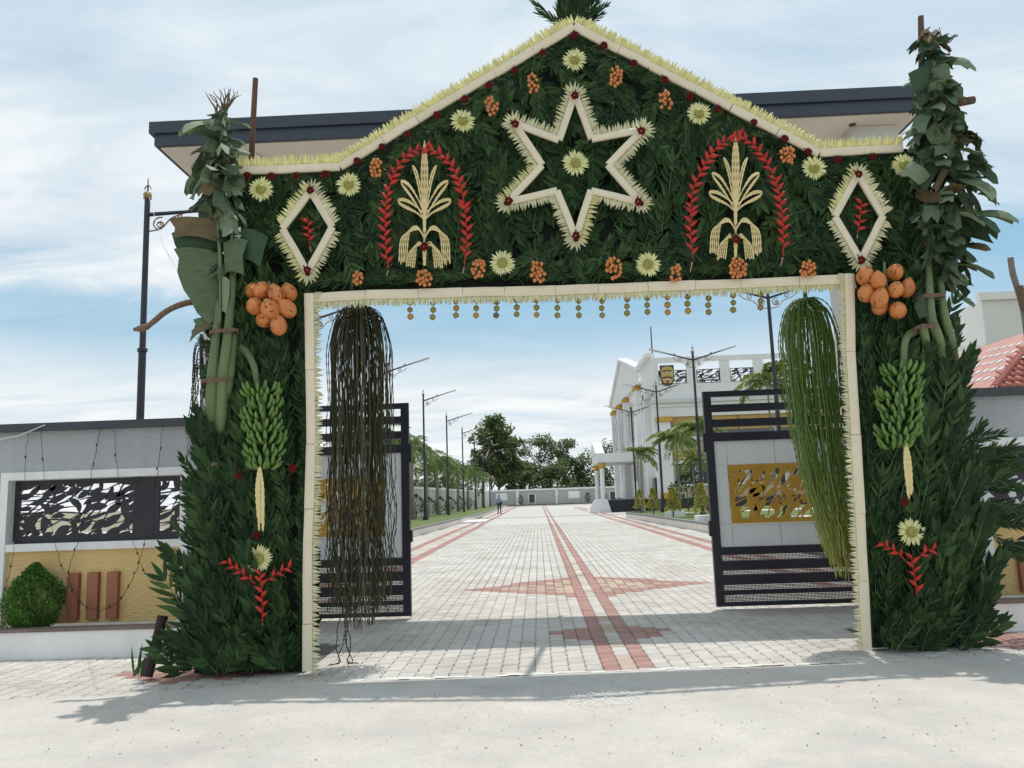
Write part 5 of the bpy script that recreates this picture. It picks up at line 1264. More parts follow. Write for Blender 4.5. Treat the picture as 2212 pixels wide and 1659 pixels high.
# ================================================================== LAMP POSTS
def spiral(c, r0, turns, sgn, r, start=0.0):
    pts = []
    for i in range(int(16*turns)+1):
        a = start+sgn*2*PI*i/16; rr = r0*(1-i/(16*turns)*.8); pts.append((c[0]+rr*math.cos(a), 0, c[1]+rr*math.sin(a)))
    m = MB(); m.tube(pts, r, 4); return m
def lamp(loc, label, arms, group, tilt=.29):
    o = thing('lamp_post', label, 'street lamp', loc, group); Mo = WM[o.name]; Hh = 7.75
    def lp(nm, m, mt, par=o, Mx=None, smooth=False): return put(nm, m.mesh(nm, mt, smooth), par, Mo @ (Mx or Matrix.Identity(4)))
    m = MB(); m.lathe([(.095, 0), (.095, 1.0), (.075, 1.1), (.072, 4.6), (.095, 4.62), (.095, 4.68), (.06, 4.7), (.055, Hh)], n=10); lp('pole', m, lamp_m, smooth=False)
    m = MB(); m.lathe([(.21, 0), (.21, .03), (.13, .06), (.12, .22), (.10, .24)], n=8); lp('base_plate', m, lamp_m)
    for a in range(4):
        m = MB(); m.tube([(.19*math.cos(a*PI/2+.8), .19*math.sin(a*PI/2+.8), .02), (.2*math.cos(a*PI/2+.8), .2*math.sin(a*PI/2+.8), .12), (.11*math.cos(a*PI/2+.8), .11*math.sin(a*PI/2+.8), .3)], .018, 4); lp('base_scroll', m, lamp_m)
    m = MB(); m.ball((0, 0, Hh+.09), .085, 10, 7); m.lathe([(.05, Hh), (.09, Hh+.02), (.03, Hh+.04)], n=8); m.mi = 1
    m.tube([(0, 0, Hh+.16), (0, 0, Hh+.45)], [.02, .008], 5); m.tube([(-.07, 0, Hh+.22), (-.03, 0, Hh+.30), (0, 0, Hh+.25)], .012, 4); m.tube([(.07, 0, Hh+.22), (.03, 0, Hh+.30), (0, 0, Hh+.25)], .012, 4)
    lp('finial', m, [bras_m, lamp_m])
    for sg in arms:
        d = Vector((sg*math.cos(tilt), 0, math.sin(tilt))); z0 = Hh-.32; a = Vector((0, 0, z0))
        m = MB(); m.tube([a, a+d*1.45], [.045, .03], 6); arm = lp('arm', m, lamp_m)
        m = MB()
        n0 = a+d*1.4; n1 = a+d*2.15; sd = Vector((0, .14, 0)); up = Vector((-d.z*sg, 0, abs(d.x)))*.03
        m.v = [tuple(p) for p in (n0-sd*.5-up, n1-sd-up, n1+sd-up, n0+sd*.5-up, n0-sd*.5+up, n1-sd*.9+up*.3, n1+sd*.9+up*.3, n0+sd*.5+up)]
        m.f = [(0, 3, 2, 1), (4, 5, 6, 7), (0, 1, 5, 4), (1, 2, 6, 5), (2, 3, 7, 6), (3, 0, 4, 7)]; m.m = [0]*6; lp('led_head', m, led_m, arm)
        for (cx_, cz_, rr, sp, st_) in ((.26, -.22, .15, 1, 1.2), (.26, -.22, .075, -1, 0.2), (.62, -.10, .10, -1, 2.0), (.90, .04, .06, 1, 1.0)):
            m = spiral((sg*cx_*math.cos(tilt)*1.02, z0+cz_+cx_*math.sin(tilt)), rr, 1.3, sp*sg, .016, st_ if sg > 0 else PI-st_); lp('scroll', m, copper_m, arm)
        m = MB(); m.tube(catmull([(sg*.06, 0, z0-.35), (sg*.30, 0, z0-.30), (sg*.5, 0, z0-.1), (sg*.8, 0, z0+.02), (sg*.98, 0, z0+.17)], 5), .016, 4); lp('scroll', m, copper_m, arm)
    return o
l0 = lamp((-7.68, 15.0, 0), 'nearest lamp post, standing alone left of the arch with a level scrolled bracket', (1,), None, tilt=0.03)
ys = [26, 37.3, 49, 61, 73, 86, 98, 109]
nmL = ['lamp post of the left row mostly hidden behind the dark palm strands', 'lamp post of the left row just behind the left gate leaf', 'lamp post of the left row nearest the opening of the gate, beside the first palm', 'second lamp post of the left row in the opening', 'third lamp post of the left row in the opening', 'fourth lamp post of the left row, in front of the tallest tree', 'fifth lamp post of the left row in front of the tallest tree', 'farthest lamp post of the left row near the person']
pl_ = lamp((-7.45, ys[0], 0.3), nmL[0], (1,), 'single arm lamp posts along the left kerb')
for y, nm in zip(ys[1:], nmL[1:]):
    c = copy_tree(pl_); c.location = (-7.15+(y-26)*.006, y, .28 if y < 60 else .1); c['label'] = nm; WM[c.name] = Matrix.Translation(c.location)
nmR = ['tallest looking double arm lamp post, rising between the lintel and the right gate leaf', 'double arm lamp post just left of the right gate leaf', 'middle double arm lamp post in front of the building corner', 'farthest double arm lamp post beside the porch steps']
pr2 = lamp((7.95, 26, .42), nmR[0], (1, -1), 'double arm lamp posts on the right lawn')
for y, x, nm in zip((37.3, 49, 61), (7.62, 7.6, 7.45), nmR[1:]):
    c = copy_tree(pr2); c.location = (x, y, .28); c['label'] = nm
# ================================================================== PALMS AND TREES
def palmfrond(seed, L_, n, leafL, drop, wide=.03):
    rs = random.Random(seed); m = MB(); m.mi = 1; pts = []
    for i in range(9):
        u = i/8; pts.append(Vector((L_*u*(1-.25*u*drop), 0, L_*(.55*u-(.55+.6*drop)*u*u))))
    m.tube(pts, [.028, .024, .02, .017, .014, .011, .008, .006, .003], 4); m.mi = 0
    for k in range(n):
        u = .14+.84*k/n; i = min(int(u*8), 7); f_ = u*8-i; p = pts[i].lerp(pts[i+1], f_); d = (pts[i+1]-pts[i]).normalized()
        for s_ in (-1, 1):
            dd = (d*.55+Vector((0, s_*1.0, 0))+Vector((0, 0, rs.uniform(-.35, .45)))).normalized(); l = leafL*math.sin(PI*min(u*.85+.12, 1))**.6*rs.uniform(.8, 1.15)
            w = dd.cross(Vector((0, 0, 1))).normalized()*wide; e = p+dd*l+Vector((0, 0, -l*rs.uniform(.15, .6)))
            mid = p+dd*l*.5; st = len(m.v); m.v += [tuple(p), tuple(mid+w), tuple(e), tuple(mid-w)]; m.f.append((st, st+1, st+2, st+3)); m.m.append(0)
    return m
PF = [palmfrond(i, U(2.0, 2.5), 26, .80, U(.7, 1.2), .045).mesh('frond', [palm_m, trunk_m]) for i in range(4)]
PFy = [palmfrond(10+i, U(1.15, 1.5), 40, .32, U(.5, .9), .035).mesh('frond', [palm_y, trunk_m]) for i in range(3)]
crownshaft = M('crownshaft', (.20, .28, .10), (.14, .22, .08), .5)
def palm(x, y, h, label, group, kind='royal', nf_=13, s=1.0, z0=.28, seed=0):
    rs = random.Random(seed+int(y*10)); o = thing('palm_tree', label, 'palm', (x, y, z0), group)
    b_ = Vector((x, y, z0)); lean = Vector((rs.uniform(-.1, .1), rs.uniform(-.1, .1), 0)); r0 = .17 if kind == 'royal' else .07
    m = MB(); pts = [b_+lean*u+Vector((0, 0, h*u)) for u in (0, .06, .3, .6, .82)]; m.tube(pts, [r0*1.15, r0, r0*.8, r0*.7, r0*.6], 8); part('trunk', m, trunk_m, o)
    m = MB(); m.tube([pts[-1], pts[-1]+Vector((0, 0, h*.09)), pts[-1]+Vector((0, 0, h*.20))], [r0*.65, r0*.6, r0*.3], 8); part('crownshaft', m, crownshaft, o)
    top = pts[-1]+Vector((0, 0, h*.18))
    for k in range(nf_):
        a = 2*PI*k/nf_*2.4+rs.uniform(-.3, .3); el = rs.uniform(-.5, 1.35) if kind == 'royal' else rs.uniform(-.35, 1.25)
        ss = s*rs.uniform(.85, 1.12)
        put('frond', rs.choice(PF if kind == 'royal' else PFy), o, Matrix.Translation(top) @ Matrix.Rotation(a, 4, 'Z') @ Matrix.Rotation(-el*.75, 4, 'Y') @ Matrix.Diagonal((ss, ss, ss, 1)))
    return o
lab = ['first palm of the left row, beside the gate leaf', 'palm behind the first lamp post in the opening', 'spreading palm between the first two lamp posts of the opening', 'drooping palm at the second lamp post of the opening', 'palm just beyond the second lamp post of the opening', 'palm before the third lamp post of the opening', 'palm beyond the third lamp post of the opening', 'palm far down the left row', 'palm second from the far end of the left row', 'last small looking palm of the left row']
for i, (x, y, h) in enumerate([(-8.2, 38, 4.4), (-8.3, 44.5, 4.6), (-8.25, 52, 4.7), (-8.2, 58, 4.4), (-8.15, 64, 4.2), (-8.05, 70, 4.1), (-7.9, 78, 4.1), (-7.8, 88, 4.0), (-7.7, 97, 3.9), (-7.5, 106, 3.9)]):
    palm(x, y, h, lab[i], 'palms along the left wall', 'royal', 12, .85, seed=i, z0=.28 if y < 60 else .15)
for i, (x, y, h, nm, s) in enumerate([(6.6, 51, 3.6, 'slender foxtail palm in front of the porch steps', 1.0), (7.5, 42.5, 3.9, 'pale foxtail palm on the lawn left of the right gate leaf', 1.2), (7.9, 38.5, 4.1, 'foxtail palm whose crown shows at the edge of the right gate leaf', 1.1), (10.6, 36, 5.9, 'taller foxtail palm seen through the top rails of the right gate leaf', 1.3), (9.0, 46, 2.9, 'small foxtail palm in front of the dark ground floor window', 1.0), (14.2, 36, 6.9, 'foxtail palm rising behind the green palm strands', 1.35)]):
    palm(x, y, h, nm, 'foxtail palms on the right lawn', 'fox', 17, s, seed=50+i)
LQ = 0
def crown_tree(x, y, z0, h, rad, label, seed, clumps, leafn, leafs, group='trees beyond the far wall', trunkr=.2, openness=.0, low=.35, cr=.55, mt=None, name='tree', top=0):
    rs = random.Random(seed); o = thing(name, label, 'tree', (x, y, z0), group); b_ = Vector((x, y, z0)); tr = MB(); lf = MB(); flat = top
    top = b_+Vector((rs.uniform(-.3, .3), 0, h*.9)); pts = [b_, b_+Vector((rs.uniform(-.15, .15)*rad*.3, 0, h*.3)), b_+Vector((rs.uniform(-.3, .3)*rad*.3, 0, h*.6)), top]
    tr.tube(pts, [trunkr, trunkr*.75, trunkr*.5, trunkr*.15], 7)
    cs = []
    for k in range(clumps):
        u = rs.uniform(low, 1); th = rs.uniform(0, 2*PI); r = rad*math.sqrt(rs.random())*max(flat, math.sin(PI*min(.15+.8*(u-low)/(1-low), .98))**.5)
        c = b_+Vector((r*math.cos(th), r*math.sin(th), h*u)); q = b_+Vector((0, 0, h*max(.2, u-.22))); tr.tube([q, q.lerp(c, .5)+Vector((0, 0, .1)), c], [trunkr*.28, trunkr*.16, trunkr*.05], 4)
        s_ = rad*cr*rs.uniform(.35, .75); cs.append((c, s_))
    for k in range(leafn):
        c, s_ = rs.choice(cs); v = Vector((rs.gauss(0, 1), rs.gauss(0, 1), rs.gauss(0, .75))).normalized()*s_*rs.uniform(.25, 1)**.5
        p = c+v; d = Vector((rs.uniform(-1, 1), rs.uniform(-1, 1), rs.uniform(-.9, .5))).normalized(); w = d.cross(Vector((rs.uniform(-1, 1), rs.uniform(-1, 1), 1))).normalized(); l = leafs*rs.uniform(.6, 1.3)
        st = len(lf.v); lf.v += [tuple(p), tuple(p+d*l*.45+w*l*.3), tuple(p+d*l), tuple(p+d*l*.5-w*l*.3)]; lf.f.append((st, st+1, st+2, st+3)); lf.m.append(0)
    part('trunk', tr, bark_m, o); part('crown', lf, mt or tree_m, o); return o
def tx(u, Y): return (u-1163)/1700*Y*1.0
crown_tree(-6.4, 128, 0, 14.2, 4.6, 'tallest airy tree behind the end of the left palm row', 1, 80, 5600, .62, trunkr=.26, low=.30, cr=.32, top=.8)
crown_tree(-4.6, 131, 0, 9.5, 3.4, 'lower right side of the tall airy tree clump beyond the far wall', 11, 26, 3000, .5, low=.25, cr=.5)
crown_tree(-7.4, 127, 0, 13.6, 3.0, 'second tall tree crowded against the tallest one on its left', 31, 34, 3200, .5, low=.35, cr=.5)
crown_tree(0.6, 140, 0, 11.5, 4.2, 'spreading tree with open top left of centre beyond the far wall', 2, 30, 2900, .5, low=.35, cr=.5)
crown_tree(5.0, 142, 0, 11.0, 3.6, 'thin topped tree right of centre beyond the far wall', 3, 22, 2400, .5, low=.35, cr=.45)
crown_tree(7.6, 140, 0, 8.2, 3.8, 'rounded tree nearest the porch beyond the far wall', 4, 28, 2900, .5, low=.25, cr=.6)
crown_tree(-1.6, 136, 0, 6.5, 3.4, 'low bushy tree beyond the far wall under the spreading tree', 5, 22, 2600, .5, low=.2, cr=.6)
crown_tree(3.3, 136, 0, 6.6, 3.6, 'low bushy tree beyond the middle of the far wall', 6, 22, 2600, .5, low=.2, cr=.6)
crown_tree(10.6, 138, 0, 4.9, 2.4, 'low bush just left of the porch columns beyond the far wall', 7, 12, 1300, .45, low=.2, cr=.6)
crown_tree(13.5, 134, 0, 9.5, 4.6, 'dense tree seen between the porch columns', 8, 34, 4200, .5, low=.15, cr=.55)
for i, (x, y, h, nm) in enumerate([(-15.5, 60, 6.6, 'tree beyond the left wall behind the first palm'), (-13.5, 76, 6.5, 'tree beyond the left wall behind the second lamp post of the opening'), (-12.0, 92, 7.0, 'tree beyond the left wall behind the third lamp post of the opening'), (-18.5, 48, 5.5, 'tree beyond the left wall hidden by the left gate leaf'), (-10.8, 106, 7.5, 'tree beyond the left wall near its far corner')]):
    crown_tree(x, y, 0, h*.85, 3.2, nm, 60+i, 22, 1900, .42, 'trees beyond the left wall', low=.25, cr=.55)
# shrubs along the left wall
def shrub(x, y, z0, h, r, label, seed, mt=shrub_m, cat='shrub', group=None, name='shrub', n=420, shape=None, ll=.13, stem=True):
    o = thing(name, label, cat, (x, y, z0), group); m = MB()
    needles(m, n, r, h*.78, (x, y, z0+h*.22), shape or (lambda u: (.45+.75*math.sin(PI*min(u*1.05, 1)))*(1-u**4)), ll, seed); part('foliage', m, mt, o)
    m = MB()
    for k in range(3): m.tube([(x, y, z0), (x+U(-.3, .3)*r, y+U(-.3, .3)*r, z0+h*.6)], [.025, .01], 4)
    part('stem', m, bark_m, o)
for i, (y, h) in enumerate([(40.5, 1.7), (47.5, 1.8), (54.5, 1.6), (60.5, 1.6), (67, 1.6), (74, 1.6), (83, 1.6), (92, 1.5)]):
    shrub(-8.55+(y-40)*.008, y, .28 if y < 60 else .1, h, .62, ['dark shrub by the gate leaf at the foot of the left wall', 'dark shrub at the foot of the first palms on the left', 'dark shrub right of the first lamp post in the opening', 'dark shrub left of the second lamp post in the opening', 'dark shrub just past the second lamp post in the opening', 'dark shrub near the third lamp post in the opening', 'small dark shrub toward the person', 'last small dark shrub before the person'][i], 80+i, group='shrubs along the left wall')
cone = lambda u: (1-u)**.8*1.05+.04
for i, (x, y, h, nm) in enumerate([(5.95, 47, 1.35, 'golden cone conifer nearest the porch lamp post'), (6.15, 43, 1.45, 'golden cone conifer left of the middle lamp post base'), (6.35, 38, 1.4, 'golden cone conifer right of the middle lamp post base'), (6.6, 32.5, 1.5, 'largest golden cone conifer near the right gate leaf')]):
    shrub(x, y, .28, h, .34, nm, 120+i, yel_m, 'conifer', 'golden conifers on the right lawn', 'golden_conifer', 500, cone, .12)
shrub(9.3, 50, .28, 2.3, .95, 'loose dark leaved shrub in front of the ground floor window', 140, shrub_m, n=500, ll=.2)
shrub(6.9, 31.2, .28, .9, .3, 'small reddish shrub half hidden at the edge of the right gate leaf', 141, M('croton', (.12, .05, .03), (.2, .1, .03), .5, rand='island'), n=300)
# ================================================================== compound walls
o = thing('left_compound_wall', 'white framed grey compound wall running behind the left palms', 'wall', (-9, 60, 0))
ya, yb = 24.0, 121.0
def wx(y): return -9.55+(y-24)*0.0175
lwall_m = M('left_wall_pale', (.60, .61, .60), (.52, .53, .52), .8, .7)
n_ = 24; mp_, mt_, mpp = MB(), MB(), MB()
for i in range(n_):
    y0, y1 = ya+(yb-ya)*i/n_, ya+(yb-ya)*(i+1)/n_
    def seg(z0, z1, dx, thk, yy0, yy1, nm, mt):
        m = MB(); xx0, xx1 = wx(yy0)+dx, wx(yy1)+dx; m.v = [(xx0-thk, yy0, z0), (xx0, yy0, z0), (xx1, yy1, z0), (xx1-thk, yy1, z0), (xx0-thk, yy0, z1), (xx0, yy0, z1), (xx1, yy1, z1), (xx1-thk, yy1, z1)]
        m.f = [(0, 3, 2, 1), (4, 5, 6, 7), (0, 1, 5, 4), (1, 2, 6, 5), (2, 3, 7, 6), (3, 0, 4, 7)]; m.m = [0]*6; part(nm, m, mt, o)
    seg(0, 2.32, 0, .15, y0, y1-.01, 'wall_panel', white_m if False else lwall_m); seg(2.33, 2.52, .06, .26, y0, y1, 'wall_beam', white_m); seg(0, 2.32, .07, .1, y0, y0+.38, 'wall_post', white_m); seg(0, .25, .045, .06, y0+.39, y1-.01, 'wall_skirt', white_m)
o = thing('far_compound_wall', 'grey far wall with white posts closing the end of the driveway', 'wall', (2, 121, 0))
posts = [-7.8, -3.4, 2.6, 8.6, 14.6, 20.6]
for a, b_ in zip(posts[:-1], posts[1:]):
    part('wall_panel', MB().box((a+.45, 121, 0), (b_, 121.2, 2.35)), fwall_m, o)
for a in posts: part('wall_post', MB().box((a, 120.9, 0), (a+.44, 121.25, 2.36)), white_m, o)
part('wall_beam', MB().box((-8, 120.85, 2.37), (21, 121.3, 2.62)), white_m, o); part('wall_base', MB().box((-8, 120.7, 0), (21, 120.88, .25)), cope_m, o)
for x in (-1.0, 11.3):
    f_ = part('wall_opening', MB().box((x-.55, 120.93, .45), (x+.55, 120.99, 1.9)), white_m, o); part('grille', MB().box((x-.42, 120.88, .55), (x+.42, 120.92, 1.8)), step_m, f_)
for x in (-5.6, 5.4): part('white_plaque', MB().box((x-.85, 120.92, 1.0), (x+.85, 120.99, 2.1)), white_m, o)
for i, (x, nm) in enumerate([(-2.7, 'small topiary left of the first grille at the far wall'), (7.4, 'small topiary before the post right of the white plaque at the far wall'), (9.9, 'small topiary beside the second grille at the far wall')]): shrub(x, 120, 0, 1.7, .34, nm, 160+i, group='small shrubs before the far wall', n=160, ll=.2)
crown_tree(2.9, 119.5, 0, 4.6, .5, 'thin young tree against the middle post of the far wall', 171, 6, 90, .25, None, .05, low=.75, cr=.8)
o = part('pavement_edge', MB().box((-7, 118.9, .0), (20, 119.4, .14)), kerb_m, None); o['kind'] = 'structure'
# ================================================================== BUILDING
bd = thing('white_building', 'white two storey building with gold capitals and dark railings, right of the driveway', 'building', (15, 70, 0))
def bb(nm, x0, x1, y0, y1, z0, z1, mt, par=bd): return part(nm, MB().box((x0, y0, z0), (x1, y1, z1)), mt, par)
XF = 9.1; YF = 60.0
body = bb('wall', XF+.3, 40, YF+.3, 93, 1.0, 8.9, bwhite_m); bb('upper_wall', XF+.3, 20, 68, 93, 8.901, 11.2, bwhite_m)
bb('plinth', XF, 40, YF-.2, 93, 0, 1.0, step_m)
# parapet on the camera side
bb('parapet', XF+.1, 40, YF, YF+.25, 8.75, 9.65, bwhite_m); bb('cornice', XF-.35, 40, YF-.35, YF-.001, 8.2, 8.5, bcorn_m); bb('cornice', XF-.2, 40, YF-.2, YF-.002, 8.501, 8.74, bwhite_m); bb('cornice', XF-.15, 40, YF-.15, YF-.003, 7.9, 8.19, bwhite_m)
bb('frieze', XF, 40, YF-.05, YF+.29, 7.15, 7.89, bwhite_m)
bb('parapet_beam', XF, 40, YF, YF+.3, 11.35, 11.75, bwhite_m)
px0 = XF
posts = [9.1, 12.0, 14.55, 17.1, 19.65, 22.2, 24.75, 27.3]
for i, x in enumerate(posts): bb('parapet_post', x-(.0 if i == 0 else .3), x+.45, YF+.002, YF+.26, 9.66, 11.34, bwhite_m)
for i in range(7):
    x0, x1 = posts[i]+.46, posts[i+1]-.31; m = MB(); fretwork(m, x0, x1, 9.68, 10.75, YF+.08, .05, 300+i, cell=.42, main=.3, frame=.05, wid=.26); part('railing', m, grill_m, bd)
# camera side floors: blinds, spandrel, windows
bb('corner_column', 9.25, 10.15, YF-.45, YF+.25, 1.0, 6.75, bwhite_m); bb('gold_capital', 9.1, 10.3, YF-.6, YF+.2, 6.76, 7.14, gcap_m); bb('gold_base', 9.15, 10.25, YF-.55, YF+.2, 1.0, 1.45, gcap_m)
for i, (a, b_) in enumerate([(10.4, 13.0), (13.1, 15.3), (15.4, 18.0), (18.3, 21), (21.2, 24), (24.2, 27)]): bb('blind', a, b_, YF+.05, YF+.12, 6.05, 7.13, blind_m); bb('rail_glass', a, b_, YF+.02, YF+.04, 5.7, 6.04, glass_m)
bb('balcony_slab', 10.2, 40, YF-.25, YF+.28, 5.35, 5.69, bcorn_m); bb('shade_wall', 10.2, 40, YF+.1, YF+.27, 4.3, 5.34, beige_m)
for a, b_ in [(10.4, 15.3), (15.5, 21), (21.2, 27)]: bb('blind', a, b_, YF+.0, YF+.07, 3.85, 4.55, blind_m); bb('window_head', a-.1, b_+.1, YF-.1, YF+.29, 3.6, 3.84, white_m)
for a in (10.5, 13.0, 16.0, 19.0, 22.0):
    w_ = bb('window', a, a+2.3, YF+.05, YF+.2, 2.05, 3.59, dglass_m)
    for q in range(2):
        for r in range(2):
            c = (a+.65+q*1.0, 2.45+r*.72); m = MB(); m.tube([(c[0]+.28*math.cos(2*PI*i/14), YF+.03, c[1]+.22*math.sin(2*PI*i/14)) for i in range(15)], .025, 4); m.tube([(c[0]-.28, YF+.03, c[1]), (c[0]+.28, YF+.03, c[1])], .018, 4); part('window_grille', m, white_m, w_)
bb('ground_wall', 10.2, 40, YF-.02, YF+.27, 1.0, 1.9, beige_m); bb('window_sill', 10.2, 40, YF-.12, YF+.28, 1.901, 2.04, white_m)
# emblem: painted wooden face plaque on the railing
em = bpy.data.objects.new('face_plaque', None); COL.objects.link(em); em.parent = bd; ec = Vector((10.2, YF-.08, 10.35)); em.matrix_basis = WM[bd.name].inverted() @ Matrix.Translation(ec); WM[em.name] = Matrix.Translation(ec)
bpy.data.objects.remove(em)
em = part('face_plaque', MB().prism([(10.2+.55*x, 10.35+.78*z) for x, z in ((-.95, -.55), (-.6, -.95), (0, -1.05), (.6, -.95), (.95, -.55), (.98, 1), (-.98, 1))], YF-.10, YF-.02), M('plaque_green', (.05, .09, .05), (.10, .05, .03), .5, 4), bd, label='dark green plaque with a golden moustached guardian face sticking out a red tongue')
gm_ = M('plaque_gold', (.62, .47, .16), (.5, .33, .1), .5, 6); rm_ = M('plaque_red', (.45, .05, .04), (.35, .04, .03), .5); bk_ = M('plaque_black', (.02, .02, .02), (.03, .03, .03), .5)
def ell(cx_, cz_, a, b_, n=14): return [(10.2+cx_+a*math.cos(2*PI*i/n), 10.35+cz_+b_*math.sin(2*PI*i/n)) for i in range(n)]
part('face', MB().prism([(10.2+x, 10.35+z) for x, z in ((-.26, -.62), (.26, -.62), (.44, -.3), (.47, .35), (.36, .6), (0, .68), (-.36, .6), (-.47, .35), (-.44, -.3))], YF-.15, YF-.102), gm_, em)
for s_ in (-1, 1):
    part('eyebrow', MB().prism(ell(s_*.2, .33, .17, .05), YF-.175, YF-.152), bk_, em); part('eye', MB().prism(ell(s_*.19, .16, .11, .055), YF-.18, YF-.152), white_m, em); part('pupil', MB().prism(ell(s_*.19, .16, .045, .045), YF-.19, YF-.182), bk_, em)
    m = MB(); m.tube(catmull([(10.2+s_*.02, YF-.17, 10.35-.17), (10.2+s_*.18, YF-.18, 10.35-.16), (10.2+s_*.32, YF-.18, 10.35-.24), (10.2+s_*.42, YF-.17, 10.35-.12)], 4), [.05]*10+[.03, .02, .01], 5); part('moustache', m, bk_, em)
m = MB(); m.ball((10.2, YF-.17, 10.35), .09, 8, 5, (.8, .6, 1.6)); part('nose', m, gm_, em); part('forehead_mark', MB().prism(ell(0, .42, .03, .13), YF-.175, YF-.152), rm_, em)
part('mouth', MB().prism(ell(0, -.34, .17, .06), YF-.178, YF-.153), white_m, em); part('tongue', MB().prism(ell(0, -.48, .085, .16), YF-.19, YF-.179), rm_, em)
# drive side: pilasters, arched windows, gable
def py(z0, z1, y0, y1, x0, x1, mt, nm): return bb(nm, x0, x1, y0, y1, z0, z1, mt)
for yy in (70, 79, 85.2, 91.5):
    py(1.0, 10.49, yy-.55, yy+.55, XF-.25, XF+.29, bwhite_m, 'pilaster'); bb('gold_capital', XF-.36, XF+.28, yy-.64, yy+.64, 10.5, 10.9, gcap_m)
bb('corner_wall', XF, XF+.29, YF+.31, 66.5, 1.0, 11.9, bwhite_m)
bb('side_wall', XF+.05, XF+.28, 66.6, 93, 10.96, 11.2, bwhite_m)
m = MB(); gp = [(67.2, 11.0), (93.0, 11.0), (93.0, 11.5), (80.6, 14.9), (67.9, 12.0)]
n = len(gp); m.v = [(XF-.1, y, z) for y, z in gp]+[(XF+.3, y, z) for y, z in gp]; m.f = [tuple(range(n))[::-1], tuple(range(n, 2*n))]+[(i, (i+1) % n, n+(i+1) % n, n+i) for i in range(n)]; m.m = [0]*len(m.f); part('gable', m, bwhite_m, bd)
m = MB()
for (y0, z0), (y1, z1) in (((93.2, 11.55), (80.6, 15.0)), ((80.6, 15.0), (67.6, 12.02))):
    st = len(m.v); m.v += [(XF-.35, y0, z0), (XF-.35, y1, z1), (XF+.6, y1, z1), (XF+.6, y0, z0), (XF-.35, y0, z0+.3), (XF-.35, y1, z1+.3), (XF+.6, y1, z1+.3), (XF+.6, y0, z0+.3)]; m.f += [tuple(st+i for i in q) for q in ((0, 3, 2, 1), (4, 5, 6, 7), (0, 1, 5, 4), (1, 2, 6, 5), (2, 3, 7, 6), (3, 0, 4, 7))]; m.m += [0]*6
part('gable_coping', m, white_m, bd)
def archwin(yc, w, z0, z1):
    pts = [(yc-w, z0), (yc+w, z0)]+[(yc+w*math.cos(PI*i/10), z1+w*1.3*math.sin(PI*i/10)) for i in range(11)]
    m = MB(); n = len(pts); m.v = [(XF+.05, y, z) for y, z in pts]+[(XF+.29, y, z) for y, z in pts]; m.f = [tuple(range(n))[::-1], tuple(range(n, 2*n))]+[(i, (i+1) % n, n+(i+1) % n, n+i) for i in range(n)]; m.m = [0]*len(m.f)
    w_ = part('arched_window', m, glass_m, bd)
    m = MB(); m.tube([(XF+.02, y, z) for y, z in pts+[pts[0]]], .05, 4); part('window_frame', m, white_m, w_)
    for q in (0, ): m = MB(); m.tube([(XF+.02, yc, z0), (XF+.02, yc, z1+w*1.2)], .04, 4); part('glazing_bar', m, white_m, w_)
for yc, ww_ in ((73.9, .85), (76.7, .85), (83.5, .85), (89.9, .8)):
    archwin(yc, ww_, 6.6, 8.7); archwin(yc, ww_, 2.6, 4.6)
bb('string_course', XF-.06, XF+.28, 66.6, 93, 5.6, 6.2, bcorn_m); bb('roof_edge', XF-.4, XF+.29, YF+.31, 66.5, 11.91, 12.2, white_m)
# recess between corner and gable
bb('vertical_fin', XF-.5, XF+.02, 62.2, 62.8, 1, 9.2, bwhite_m); bb('vertical_fin', XF-.4, XF+.02, 64.6, 65.2, 1, 8.7, bwhite_m); bb('cornice', XF-.5, XF-.001, YF+.3, 66.8, 8.75, 9.2, bcorn_m)
part('roof_mast', MB().tube([(10.4, 68, 11.5), (10.4, 68, 15.9)], [.07, .05], 6), cope_m, bd)
bb('window_railing', 8.95, 9.09, 61, 63.5, 1.0, 2.6, dglass_m)
# porch
po_ = bd
bb('porch_roof', 5.0, XF-.51, 65.4, 72.4, 4.1, 4.85, bwhite_m); bb('porch_soffit', 5.1, XF-.52, 65.5, 72.3, 4.05, 4.095, bcorn_m)
m = MB(); gp = [(65.4, 4.86), (72.4, 4.86), (68.9, 6.0)]; n = 3; m.v = [(4.85, y, z) for y, z in gp]+[(5.6, y, z) for y, z in gp]; m.f = [(2, 1, 0), (3, 4, 5)]+[(i, (i+1) % n, n+(i+1) % n, n+i) for i in range(n)]; m.m = [0]*5; part('porch_gable', m, white_m, bd)
for y in (65.9, 71.8):
    m = MB(); m.lathe([(.26, 0), (.23, .2), (.2, .25), (.2, 3.6)], (5.35, y, .0), 10); part('porch_column', m, white_m, bd)
    m = MB(); m.lathe([(.2, 3.6), (.24, 3.65), (.22, 3.7), (.36, 3.98), (.36, 4.04)], (5.35, y, 0), 8); part('gold_capital', m, gcap_m, bd)
for k in range(6): bb('step', 6.05, 8.4, 65.9+k*.32, 70.0, .0+k*.165, .16+k*.165, step_m)
bb('stair_wall', 8.42, 8.6, 64.8, 70, 0, 1.2, bwhite_m); bb('porch_floor', 5.6, 9.08, 70.02, 72.4, 0, .98, step_m)
m = MB(); m.v = [(4.9, 64.9, 0), (5.9, 64.9, 0), (5.6, 64.9, 1.1), (5.1, 64.9, 1.1), (4.3, 72, 0), (5.9, 72, 0), (5.6, 72, 1.1), (5.1, 72, 1.1)]; m.f = [(0, 1, 2, 3), (5, 4, 7, 6), (0, 3, 7, 4), (1, 5, 6, 2), (3, 2, 6, 7), (0, 4, 5, 1)]; m.m = [0]*6; part('porch_plinth', m, bwhite_m, bd)
bb('porch_wall', 7.7, 8.3, 70.1, 72.3, 1.0, 4.04, bwhite_m)
